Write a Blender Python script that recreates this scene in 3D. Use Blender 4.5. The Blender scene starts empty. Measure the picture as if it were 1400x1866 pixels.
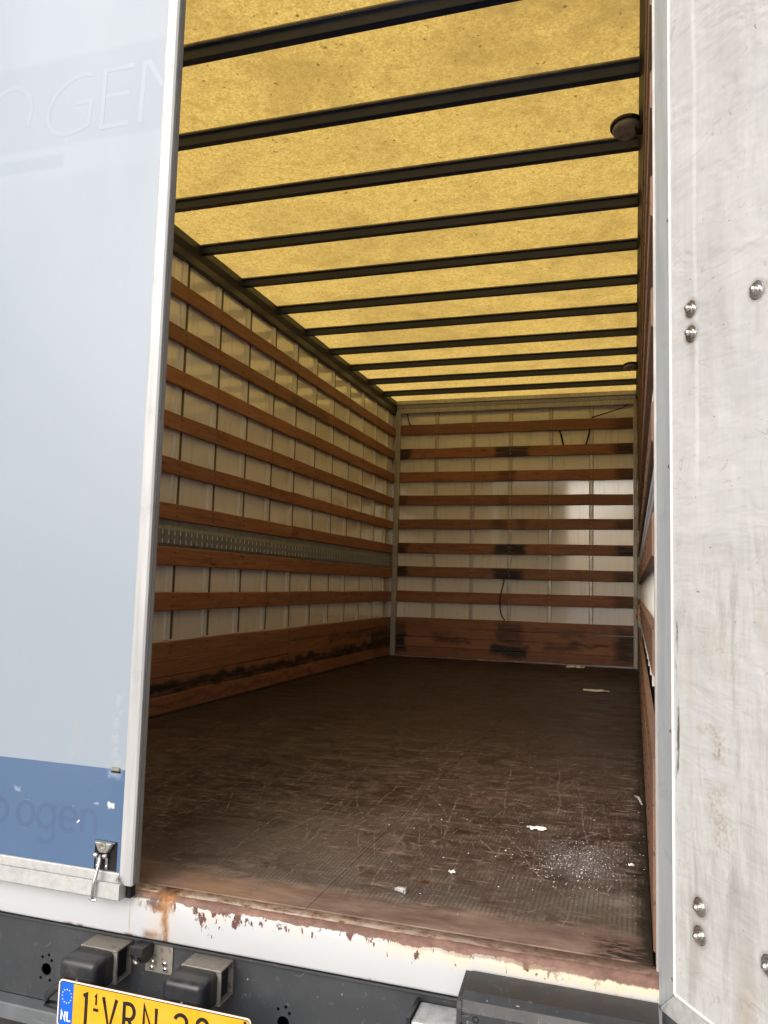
import bpy, bmesh, math, random
from mathutils import Vector, Matrix, noise as mnoise
random.seed(7)
sc = bpy.context.scene
COL = sc.collection
rad = math.radians

# ------------------------------------------------------------------ camera
def make_camera():
    p, r, y = 0.0911, 0.0269, 0.3088          # pitch up, roll, yaw to the left
    cy, sy, cp, sp, cr, sr = math.cos(y), math.sin(y), math.cos(p), math.sin(p), math.cos(r), math.sin(r)
    fwd = Vector((-sy*cp, cy*cp, sp)); right = Vector((cy, sy, 0)); up = right.cross(fwd)
    r2 = right*cr + up*sr; u2 = -right*sr + up*cr
    cam = bpy.data.cameras.new('camera'); o = bpy.data.objects.new('camera', cam); COL.objects.link(o)
    o.matrix_world = Matrix(((r2.x, u2.x, -fwd.x, -0.0362), (r2.y, u2.y, -fwd.y, -1.7086), (r2.z, u2.z, -fwd.z, 0.7359), (0, 0, 0, 1)))
    cam.sensor_fit = 'HORIZONTAL'; cam.sensor_width = 36; cam.lens = 1433.9/1400*36
    cam.clip_start = 0.02; cam.clip_end = 3000
    sc.camera = o
make_camera()

# ------------------------------------------------------------------ daylight (bright overcast)
SUN_TO = Vector((-0.22, -0.84, 0.56)).normalized()
elev = math.asin(SUN_TO.z); azim = math.atan2(SUN_TO.x, SUN_TO.y)
w = bpy.data.worlds.new('World'); sc.world = w; w.use_nodes = True
nt = w.node_tree; bg = nt.nodes['Background']
sky = nt.nodes.new('ShaderNodeTexSky'); sky.sky_type = 'NISHITA'; sky.sun_disc = False
sky.sun_elevation = elev; sky.sun_rotation = azim
sky.air_density = 1.0; sky.dust_density = 4.0; sky.ozone_density = 1.0
hs = nt.nodes.new('ShaderNodeHueSaturation'); hs.inputs['Saturation'].default_value = .75; nt.links.new(sky.outputs[0], hs.inputs['Color'])
nt.links.new(hs.outputs[0], bg.inputs[0]); bg.inputs[1].default_value = 0.15
sl = bpy.data.lights.new('sun', 'SUN'); sl.energy = 1.5; sl.angle = rad(60); sl.color = (1.0, 0.98, 0.95)
so = bpy.data.objects.new('sun', sl); COL.objects.link(so); so.rotation_euler = (-SUN_TO).to_track_quat('-Z', 'Y').to_euler()
sc.view_settings.view_transform = 'Standard'; sc.view_settings.look = 'None'
sc.view_settings.exposure = 0.32; sc.view_settings.gamma = 1.0
sc.render.engine = 'CYCLES'
sc.cycles.max_bounces = 14; sc.cycles.diffuse_bounces = 9; sc.cycles.glossy_bounces = 5; sc.cycles.transmission_bounces = 8
sc.cycles.use_denoising = True
sc.cycles.sample_clamp_indirect = 6

# ------------------------------------------------------------------ shader helpers
class G:
    def __init__(s, name):
        s.m = bpy.data.materials.new(name); s.m.use_nodes = True
        s.t = s.m.node_tree; s.b = s.t.nodes['Principled BSDF']; s.out = s.t.nodes['Material Output']
        s._pos = None
    def n(s, typ, **kw):
        nd = s.t.nodes.new(typ)
        for k, v in kw.items(): setattr(nd, k, v)
        return nd
    def put(s, sock, v):
        if isinstance(v, bpy.types.NodeSocket): s.t.links.new(v, sock)
        else: sock.default_value = v
    def pos(s):
        if s._pos is None: s._pos = s.n('ShaderNodeNewGeometry').outputs['Position']
        return s._pos
    def obj(s): return s.n('ShaderNodeTexCoord').outputs['Object']
    def rnd(s): return s.n('ShaderNodeObjectInfo').outputs['Random']
    def xyz(s, v):
        nd = s.n('ShaderNodeSeparateXYZ'); s.put(nd.inputs[0], v); return nd.outputs
    def vm(s, op, a, b=None):
        nd = s.n('ShaderNodeVectorMath', operation=op); s.put(nd.inputs[0], a)
        if b is not None: s.put(nd.inputs[3 if op == 'SCALE' else 1], b)
        return nd.outputs[1] if op in ('LENGTH', 'DISTANCE', 'DOT_PRODUCT') else nd.outputs[0]
    def ma(s, op, a, b=0.0, c=0.0, clamp=False):
        nd = s.n('ShaderNodeMath', operation=op, use_clamp=clamp)
        s.put(nd.inputs[0], a); s.put(nd.inputs[1], b); s.put(nd.inputs[2], c); return nd.outputs[0]
    def noise(s, vec, scale=5, detail=3, rough=.55, dist=0.0, stretch=None, color=False):
        if stretch is not None: vec = s.vm('MULTIPLY', vec, stretch)
        nd = s.n('ShaderNodeTexNoise'); s.put(nd.inputs['Vector'], vec); nd.inputs['Scale'].default_value = scale
        nd.inputs['Detail'].default_value = detail; nd.inputs['Roughness'].default_value = rough; nd.inputs['Distortion'].default_value = dist
        return nd.outputs[1] if color else nd.outputs[0]
    def voro(s, vec, scale, stretch=None, feature='F1', rnd=1.0):
        if stretch is not None: vec = s.vm('MULTIPLY', vec, stretch)
        nd = s.n('ShaderNodeTexVoronoi', feature=feature); s.put(nd.inputs['Vector'], vec); nd.inputs['Scale'].default_value = scale
        nd.inputs['Randomness'].default_value = rnd
        return nd.outputs[0]
    def step(s, v, lo, hi, a=0.0, b=1.0):
        nd = s.n('ShaderNodeMapRange', interpolation_type='SMOOTHSTEP'); s.put(nd.inputs[0], v)
        for i, x in enumerate((lo, hi, a, b)): s.put(nd.inputs[1+i], x)
        return nd.outputs[0]
    def ramp(s, f, stops):
        nd = s.n('ShaderNodeValToRGB'); cr = nd.color_ramp; s.put(nd.inputs[0], f)
        while len(cr.elements) < len(stops): cr.elements.new(0.5)
        for e, (p, c) in zip(cr.elements, stops): e.position = p; e.color = (*c, 1)
        return nd.outputs[0]
    def mix(s, f, a, b, mode='MIX'):
        nd = s.n('ShaderNodeMix', data_type='RGBA', blend_type=mode)
        s.put(nd.inputs[0], f)
        for i, v in ((6, a), (7, b)):
            s.put(nd.inputs[i], v if isinstance(v, bpy.types.NodeSocket) else (*v, 1))
        return nd.outputs[2]
    def box(s, vec, c, h, soft=.02):
        d = s.vm('SUBTRACT', s.vm('ABSOLUTE', s.vm('SUBTRACT', vec, c)), h)
        x = s.xyz(d); m = s.ma('MAXIMUM', s.ma('MAXIMUM', x[0], x[1]), x[2])
        return s.step(m, -soft, soft, 1.0, 0.0)
    def wob(s, vec, amp, scale, detail=3):
        c = s.noise(vec, scale, detail, .6, color=True)
        return s.vm('ADD', vec, s.vm('SCALE', s.vm('SUBTRACT', c, (.5, .5, .5)), amp))
    def mx(s, *a):
        r = a[0]
        for v in a[1:]: r = s.ma('MAXIMUM', r, v)
        return r
    def bump(s, h, strength=.3, dist=.002, prev=None):
        nd = s.n('ShaderNodeBump'); s.put(nd.inputs['Height'], h); nd.inputs['Strength'].default_value = strength; nd.inputs['Distance'].default_value = dist
        if prev is not None: s.put(nd.inputs['Normal'], prev)
        return nd.outputs[0]
    def done(s, color, rough=.5, metal=0.0, normal=None, coat=0.0, spec=.5, coat_rough=.1):
        b = s.b; s.put(b.inputs['Base Color'], color if isinstance(color, bpy.types.NodeSocket) else (*color, 1))
        s.put(b.inputs['Roughness'], rough); s.put(b.inputs['Metallic'], metal)
        b.inputs['Coat Weight'].default_value = coat; b.inputs['Coat Roughness'].default_value = coat_rough
        s.put(b.inputs['Specular IOR Level'], spec)
        if normal is not None: s.put(b.inputs['Normal'], normal)
        return s.m

def simple(name, col, rough=.5, metal=0.0, var=.25, scale=12, bump=.15, stretch=None, spec=.5):
    g = G(name); p = g.pos(); n = g.noise(p, scale, 5, .6, stretch=stretch)
    n2 = g.noise(p, scale*9, 3, .6)
    f = g.ma('ADD', g.ma('MULTIPLY', n, .7), g.ma('MULTIPLY', n2, .3))
    a = tuple(c*(1-var) for c in col); b = tuple(min(1, c*(1+var)) for c in col)
    c = g.ramp(f, [(.3, a), (.7, b)])
    r = g.step(n, .3, .7, rough*.85, min(1, rough*1.15))
    return g.done(c, r, metal, g.bump(n2, bump, .001), spec=spec)

M = {}
M['steel'] = simple('bright_steel', (.62, .60, .57), .28, 1.0, .2, 40)

M['bar'] = simple('dark_roof_steel', (.018, .028, .060), .36, .0, .3, 8)
M['rail_dark'] = simple('dark_top_rail', (.040, .036, .038), .5, 0.0, .35, 6, stretch=(1, .3, 1))
def m_grimy(name, base, rough, metal, dust, rust=None, amt=.45):
    g = G(name); p = g.pos(); n = g.noise(p, 18, 6, .72); d = g.noise(p, 70, 4, .7); nz = g.xyz(g.n('ShaderNodeNewGeometry').outputs['Normal'])[2]
    c = g.mix(g.step(n, .35, .7, 0, .4), base, tuple(x*1.6 for x in base))
    f = g.ma('MULTIPLY', g.step(g.ma('ADD', n, g.ma('MULTIPLY', g.ma('MAXIMUM', nz, 0.0), .16)), .46, .74), amt); c = g.mix(f, c, dust)
    if rust: c = g.mix(g.ma('MULTIPLY', g.step(d, .55, .68), .6), c, rust)
    sp = g.noise(p, 150, 2); c = g.mix(g.step(sp, .72, .77, 0, .6), c, tuple(min(1, x*1.3) for x in dust))
    return g.done(c, g.ma('ADD', rough, g.ma('MULTIPLY', f, .5)), metal, g.bump(d, .25, .001))
M['rubber'] = m_grimy('grimy_black_rubber', (.011, .012, .016), .30, 0, (.10, .095, .085), None, .30)
M['chassis'] = simple('black_plastic_cap', (.02, .021, .023), .6, 0, .4, 20)
M['paper'] = simple('white_paper', (.8, .79, .77), .8, 0, .06, 60)
M['crumb'] = simple('white_plaster', (.82, .82, .84), .9, 0, .1, 200)
M['cord'] = simple('black_cord', (.012, .012, .014), .6)
M['lit_fringe'] = simple('lit_fringe_paint', (.30, .27, .19), .6, 0, .4, 15)
M['seal'] = simple('brown_seal', (.10, .085, .075), .6, 0, .3, 15)
M['void'] = simple('dark_cavity', (.006, .006, .007), .9)
M['white_film'] = simple('white_film', (.82, .81, .78), .6, 0, .04, 10)
M['dull_steel'] = m_grimy('grimy_steel', (.30, .285, .25), .45, .5, (.17, .14, .11), (.10, .045, .025), .6)
M['plate_yellow'] = m_grimy('plate_yellow', (.72, .35, .011), .34, 0, (.42, .27, .10), None, .35)
M['plate_black'] = simple('plate_black', (.006, .006, .006), .4, 0, .2)
M['plate_blue'] = simple('plate_blue', (.004, .11, .62), .35, 0, .08)
M['plate_white'] = simple('plate_white', (.85, .86, .88), .5, 0, .04)
M['plate_star'] = simple('plate_star', (.75, .78, .72), .4, 0, .04)
M['ghost_letter'] = simple('faded_letter_paint', (.300, .352, .412), .36, 0, .02, 8, .02)
M['ghost_blue'] = simple('faded_blue_letter', (.068, .115, .218), .36, 0, .03, 8, .02)
M['lens'] = simple('lamp_lens', (.30, .25, .22), .3, 0, .2, 30)

def m_white_door():
    g = G('white_door_paint'); p = g.pos()
    w1 = g.wob(p, .012, 6)
    tape = g.box(w1, (-1.5, 0, 2.005), (.336, 9, .125), .010)       # less faded rectangle where old film sat
    strip = g.box(w1, (-1.65, 0, 1.838), (.165, 9, .019), .006)
    low = g.box(g.wob(p, .02, 4), (-1.5, 0, 1.0), (.36, 9, .80), .02)
    c = g.mix(g.ma('MULTIPLY', low, .35), (.290, .340, .398), (.260, .308, .366))
    c = g.mix(g.ma('MULTIPLY', tape, .45), c, (.235, .285, .340))
    c = g.mix(g.ma('MULTIPLY', strip, .45), c, (.225, .275, .335))
    n = g.noise(p, 2.2, 5, .6, stretch=(1.4, 1, .5)); c = g.mix(g.step(n, .45, .8, 0, .16), c, (.215, .262, .318))
    d = g.noise(p, 26, 5, .7, stretch=(1, 1, .35)); c = g.mix(g.step(d, .60, .78, 0, .35), c, (.37, .38, .39)); lw = g.step(g.xyz(p)[2], .75, .28, 0, 1); c = g.mix(g.ma('MULTIPLY', lw, g.step(g.noise(p, 14, 5, .7, stretch=(1, 1, .4)), .5, .75, 0, .35)), c, (.34, .345, .34))
    sp = g.noise(p, 120, 2, .5); c = g.mix(g.step(sp, .75, .79, 0, .5), c, (.4, .4, .4))
    # scuffed and dented strip along the edge
    q = g.wob(p, .03, 30); sc1 = g.box(q, (-1.217, 0, .36), (.012, 9, .09), .012)
    dn = g.noise(p, 40, 2, .5)
    scf = g.ma('MULTIPLY', sc1, g.step(dn, .5, .62)); c = g.mix(g.ma('MULTIPLY', scf, .5), c, (.36, .39, .42))
    h = g.ma('ADD', g.ma('MULTIPLY', g.noise(p, 3, 2), .9), g.ma('MULTIPLY', g.ma('MULTIPLY', sc1, dn), .6))
    return g.done(c, g.step(n, .3, .7, .30, .45), 0, g.bump(h, .35, .006), coat=.18)
M['door_white'] = m_white_door()

def m_blue():
    g = G('faded_blue_film'); p = g.pos()
    n = g.noise(p, 4, 4, .6); c = g.ramp(n, [(.25, (.066, .120, .225)), (.75, (.083, .142, .248))])
    q = g.wob(p, .022, 70, 4)
    s = g.mx(g.box(q, (-1.221, 0, .194), (.007, 9, .005), .003), g.box(q, (-1.311, 0, .149), (.002, 9, .004), .001))
    s2 = g.mx(g.box(q, (-1.496, 0, .207), (.006, 9, .003), .006), g.box(q, (-1.467, 0, .178), (.004, 9, .002), .005),
              g.box(q, (-1.338, 0, .177), (.006, 9, .002), .005), g.box(q, (-1.262, 0, .195), (.006, 9, .002), .004),
              g.box(q, (-1.215, 0, .268), (.016, 9, .004), .012))
    c = g.mix(g.ma('MULTIPLY', s2, .45), c, (.55, .62, .75)); c = g.mix(s, c, (.85, .86, .87))
    f = g.noise(p, 90, 3, .6); c = g.mix(g.step(f, .68, .75, 0, .2), c, (.4, .46, .55))
    return g.done(c, .36, 0, g.bump(g.ma('ADD', n, g.ma('MULTIPLY', s2, .4)), .3, .004), coat=.1)
M['blue'] = m_blue()

def m_trim(name, a, b, metal, rough, zs=.05):
    g = G(name); p = g.pos()
    n = g.noise(p, 60, 4, .65, stretch=(1, 1, zs)); n2 = g.noise(p, 14, 5, .6)
    c = g.ramp(n, [(.3, a), (.7, b)]); c = g.mix(g.step(n2, .55, .75, 0, .35), c, tuple(x*.62 for x in a))
    sp = g.noise(p, 140, 2); c = g.mix(g.step(sp, .74, .78, 0, .6), c, (.2, .19, .18))
    return g.done(c, g.step(n2, .3, .7, rough*.8, rough*1.2), metal, g.bump(n, .25, .001))
M['trim'] = m_trim('aged_aluminium_trim', (.36, .366, .372), (.49, .497, .503), .15, .42)
M['trim_edge'] = m_trim('darker_aluminium_edge', (.17, .162, .152), (.27, .26, .245), .2, .5)  # darker grey than the trim face, covers the side of the trim
M['trim_low'] = m_trim('dirty_aluminium_ledge', (.39, .396, .385), (.51, .516, .51), .1, .5, 1)
M['frame'] = m_trim('grey_door_profile', (.37, .405, .43), (.47, .505, .525), .35, .36)
M['post'] = m_trim('corner_post_metal', (.36, .355, .35), (.52, .51, .50), .3, .5)
M['rib'] = m_trim('wall_rib_metal', (.70, .695, .69), (.86, .855, .85), .1, .5)
M['rib_front'] = m_trim('front_rib_metal', (.42, .40, .375), (.62, .60, .57), .45, .38, .2)

def m_sheet():                                                   # inner sheet of the open door (object space: x along, z up)
    g = G('dirty_white_door_sheet'); o = g.obj(); w = g.wob(o, .03, 9)
    v = g.noise(o, 16, 5, .65, stretch=(1.0, 1, .16)); b = g.noise(o, 5, 5, .6)
    c = g.ramp(v, [(.25, (.445, .45, .445)), (.6, (.545, .55, .552))])
    up = g.step(g.xyz(o)[2], .95, .7)                             # grubbier below the crease
    gr = g.noise(o, 8, 6, .72, .2, stretch=(2.0, 1, .32)); c = g.mix(g.ma('MULTIPLY', g.step(gr, .48, .68, 0, .75), g.ma('ADD', .25, g.ma('MULTIPLY', up, .75))), c, (.335, .327, .312)); sm = g.noise(o, 4, 6, .78, .3, stretch=(1.8, 1, .5)); c = g.mix(g.ma('MULTIPLY', g.step(sm, .50, .66, 0, .5), g.ma('ADD', .3, g.ma('MULTIPLY', up, .7))), c, (.345, .336, .325))
    fine = g.noise(o, 70, 4, .7, stretch=(1, 1, .3)); c = g.mix(g.ma('MULTIPLY', g.step(fine, .52, .74, 0, .65), g.ma('ADD', .2, up)), c, (.45, .43, .41))
    # brown rubbed patches and dark nicks
    sp = g.noise(o, 130, 3, .7); spm = g.step(sp, .48, .6); s2 = g.noise(o, 45, 4, .7); bm2 = g.step(s2, .42, .62)
    q = g.wob(o, .05, 18)
    pt = g.mx(g.ma('MULTIPLY', g.box(q, (.176, 0, .465), (.010, 9, .022), .012), .9), g.ma('MULTIPLY', g.box(g.wob(o, .10, 14, 5), (.172, 0, .345), (.012, 9, .045), .035), .75), g.ma('MULTIPLY', g.box(q, (.15, 0, .49), (.025, 9, .006), .015), .6))
    c = g.mix(g.ma('MULTIPLY', pt, .30), c, (.50, .43, .30))
    c = g.mix(g.ma('MULTIPLY', pt, g.ma('MULTIPLY', bm2, .5)), c, (.33, .235, .135)); c = g.mix(g.ma('MULTIPLY', pt, g.ma('MULTIPLY', spm, .6)), c, (.13, .10, .075))
    tan = g.noise(o, 6, 5, .75, .4, stretch=(1.2, 1, .7)); c = g.mix(g.ma('MULTIPLY', g.ma('MULTIPLY', g.step(tan, .54, .72), up), .5), c, (.46, .40, .31))
    ln = g.ma('ABSOLUTE', g.ma('SUBTRACT', g.noise(o, 5, 3, .5, 1.5), .5)); lm = g.ma('MULTIPLY', g.step(ln, .0, .004, 1, 0), g.step(g.noise(o, 9, 2), .53, .62))
    ln2 = g.ma('ABSOLUTE', g.ma('SUBTRACT', g.noise(o, 14, 2, .5, .6), .5)); lm2 = g.ma('MULTIPLY', g.step(ln2, .0, .007, 1, 0), g.step(g.noise(o, 11, 2), .60, .66))
    c = g.mix(g.ma('MULTIPLY', g.mx(lm, lm2), .55), c, (.28, .26, .25))
    edge = g.ma('MULTIPLY', g.box(w, (.062, 0, .45), (.003, 9, .26), .002), g.step(g.noise(o, 40, 4, .7, stretch=(1, 1, .15)), .52, .6))
    c = g.mix(edge, c, (.10, .09, .08))
    for bx, bz in ((.113, 1.276), (.112, 1.228), (.281, 1.253), (.121, .179), (.120, .130), (.283, .152)):
        dd = g.vm('DISTANCE', g.wob(o, .012, 40), (bx, 0, bz)); c = g.mix(g.step(dd, .017, .026, .55, 0), c, (.22, .20, .18))
        run = g.box(g.wob(o, .010, 30), (bx, 0, bz-.045), (.004, 9, .03), .008); c = g.mix(g.ma('MULTIPLY', run, .28), c, (.30, .26, .21))
    nick = g.step(g.noise(o, 85, 2, .5), .735, .77); c = g.mix(nick, c, (.22, .2, .19))
    # buckled sheet: a long vertical crease, dents above, wrinkles across
    xo = g.xyz(o); x = g.ma('ADD', xo[0], g.ma('MULTIPLY', g.noise(o, 3, 1), .008))
    crease = g.ma('MULTIPLY', g.step(x, .122, .136), g.step(xo[2], .9, 1.0))
    wr = g.noise(o, 9, 3, .5, .7, stretch=(.7, 1, 1.1)); wr2 = g.noise(o, 22, 2, .5, .4, stretch=(.5, 1, 1.6))
    wl = g.step(xo[2], 1.6, 1.0, 1.0, .55)
    band = g.box(g.wob(o, .03, 5), (.3, 0, .84), (.30, 9, .018), .02)
    h = g.ma('ADD', g.ma('MULTIPLY', crease, -.2), g.ma('ADD', g.ma('MULTIPLY', g.ma('MULTIPLY', wr, 1.0), wl), g.ma('ADD', g.ma('MULTIPLY', wr2, .25), g.ma('MULTIPLY', band, .25))))
    nn = g.bump(h, .75, .014); nn = g.bump(fine, .15, .001, nn)
    return g.done(c, .42, 0, nn, spec=.5)
M['sheet'] = m_sheet()

def m_roof():
    g = G('translucent_yellow_roof'); p = g.pos()
    f = g.noise(p, 105, 4, .75); f2 = g.noise(p, 38, 3, .7, stretch=(1, .8, 1)); big = g.noise(p, 1.7, 5, .65, .6); mid = g.noise(p, 7, 4, .7)
    sp = g.noise(p, 34, 2, .5); sp2 = g.noise(p, 15, 2, .5)
    c = g.ramp(f, [(.34, (.58, .365, .080)), (.5, (.80, .53, .130)), (.64, (.93, .66, .195))])
    c = g.mix(g.step(f2, .45, .66, 0, .45), c, (.50, .295, .055))
    c = g.mix(g.step(mid, .48, .74, 0, .40), c, (.47, .285, .06))
    c = g.mix(g.step(big, .44, .70, 0, .55), c, (.45, .285, .07))
    rt = g.ma('MULTIPLY', g.step(g.xyz(g.wob(p, .5, 2))[0], -.9, -.05), g.step(g.xyz(p)[1], 2.6, .3)); c = g.mix(g.ma('MULTIPLY', rt, g.step(mid, .35, .6, .15, .6)), c, (.42, .27, .075))
    c = g.mix(g.step(sp, .70, .73, 0, .75), c, (.16, .09, .03)); c = g.mix(g.step(sp2, .755, .775, 0, .8), c, (.10, .06, .025))
    t = g.n('ShaderNodeBsdfTranslucent'); g.put(t.inputs[0], c)
    d = g.b; g.put(d.inputs['Base Color'], g.mix(1.0, c, (.55, .55, .55), 'MULTIPLY')); d.inputs['Roughness'].default_value = .5
    ms = g.n('ShaderNodeMixShader'); ms.inputs[0].default_value = .16
    g.t.links.new(t.outputs[0], ms.inputs[1]); g.t.links.new(d.outputs[0], ms.inputs[2]); g.t.links.new(ms.outputs[0], g.out.inputs[0])
    return g.m
M['roof'] = m_roof()

def m_wall(name):
    g = G(name); p = g.pos()
    n = g.noise(p, 1.3, 4, .6); v = g.noise(p, 30, 4, .6, stretch=(1, 1, .08))
    c = g.ramp(n, [(.3, (.82, .80, .775)), (.7, (.88, .87, .85))])
    c = g.mix(g.step(v, .52, .75, 0, .35), c, (.45, .37, .25))
    sp = g.noise(p, 42, 3, .6); c = g.mix(g.step(sp, .70, .76, 0, .6), c, (.25, .19, .13))
    return g.done(c, .09, 0, g.bump(n, .05, .004), spec=.9, coat=.5, coat_rough=.06)
M['wall'] = m_wall('cream_wall_panel')

def m_wood(name, stretch, stains, grey=0):
    g = G(name); p = g.pos(); r = g.rnd(); off = g.vm('SCALE', (17.3, 9.1, 31.7), r); pr = g.vm('ADD', p, off)
    a = g.noise(pr, 1, 5, .65, .5, stretch=stretch); b = g.noise(pr, 3.2, 4, .7, .2, stretch=stretch)
    c = g.ramp(a, [(.25, (.225, .095, .052)), (.5, (.34, .148, .078)), (.75, (.44, .205, .112))])
    c = g.mix(g.step(b, .5, .72, 0, .5), c, (.115, .046, .028))
    c = g.mix(g.ma('MULTIPLY', r, .55), c, (.15, .068, .042)); r2 = g.ma('FRACT', g.ma('MULTIPLY', r, 7.31)); c = g.mix(g.step(r2, .6, 1, 0, .4), c, (.22, .12, .075))
    ml = g.noise(p, 4.5, 5, .7, stretch=(1, 1, 2)); c = g.mix(g.step(ml, .5, .72, 0, .5), c, (.105, .052, .034))
    k = g.voro(pr, 1.0, tuple(max(2.2, x*.45) for x in stretch)); c = g.mix(g.step(k, .045, .12, .75, 0), c, (.035, .014, .009))
    bl = g.noise(p, 3.1, 4, .65); c = g.mix(g.step(bl, .55, .75, 0, .3), c, (.34, .165, .09))
    if stains:
        q = g.wob(p, .16, 6, 4); ms = [g.ma('MULTIPLY', g.box(q, ce, h, so), k2) for ce, h, so, k2 in stains]
        s = g.mx(*ms); gn = g.noise(pr, 1.6, 5, .75, stretch=stretch)
        s = g.ma('MULTIPLY', s, g.step(gn, .30, .52, .35, 1.0))
        c = g.mix(s, c, (.011, .012, .016))
    h = g.ma('ADD', g.ma('MULTIPLY', a, .5), b)
    if grey: c = g.mix(grey, c, (.17, .13, .105))
    return g.done(c, g.step(b, .3, .7, .5, .68), 0, g.bump(h, .35, .002), spec=.4)
zp = [2.34, 2.092, 1.85, 1.598, 1.35, 1.102, .854, .609]         # plank heights
fs = []
F = lambda x, z, hx, hz, k, so=.03: fs.append(((x, 6.2, z), (hx, 9, hz), so, k))
for i, k, cx, hx in ((1, .9, -1.22, .17), (2, .55, -1.27, .09), (3, .35, -1.30, .05), (4, .5, -1.33, .06), (4, .4, -1.10, .05), (5, .95, -1.22, .16), (6, .95, -1.24, .14)): F(cx, zp[i], hx, .08, k, .035)
F(-1.22, .115, .19, .055, 1.0, .03); F(-1.22, .28, .12, .10, .7, .04)
for i, k in ((1, .9), (3, .6), (5, .9), (6, .9)): F(-2.38, zp[i], .09, .08, k)
F(-2.40, .15, .12, .10, 1.0); F(-2.38, .28, .08, .04, .6); F(-1.90, .20, .08, .06, .7, .05); F(-1.72, .17, .10, .02, .8, .03)
for i, k in ((0, .5), (1, .85), (2, .7), (4, .7), (5, .95), (6, .75), (7, .6)): F(-.10, zp[i], .11, .08, k, .05)
F(-.70, .17, .16, .03, .75, .04); F(-.63, .29, .12, .025, .6, .04); F(-.08, .2, .13, .16, .85, .06); F(-.50, .19, .22, .010, .8, .02)
M['wood_front'] = m_wood('stained_plank_across', (2.2, 30, 34), fs)
ls = []
Lf = lambda y, z, hy, hz, k, so=.03: ls.append(((-2.45, y, z), (9, hy, hz), so, k))
Lf(4.1, .143, 2.6, .030, 1.0, .022); Lf(2.2, .135, .8, .018, .9, .02); Lf(5.0, .27, .55, .03, .6, .04); Lf(5.9, .2, .35, .1, .8, .05); Lf(3.9, 2.08, .35, .03, .5, .05); Lf(3.2, .05, 2.0, .004, .8, .02)
M['wood_side'] = m_wood('stained_plank_along', (30, 2.0, 34), ls)
M['wood_right'] = m_wood('scuffed_plank_along', (30, 2.0, 34), [], .45)

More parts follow.
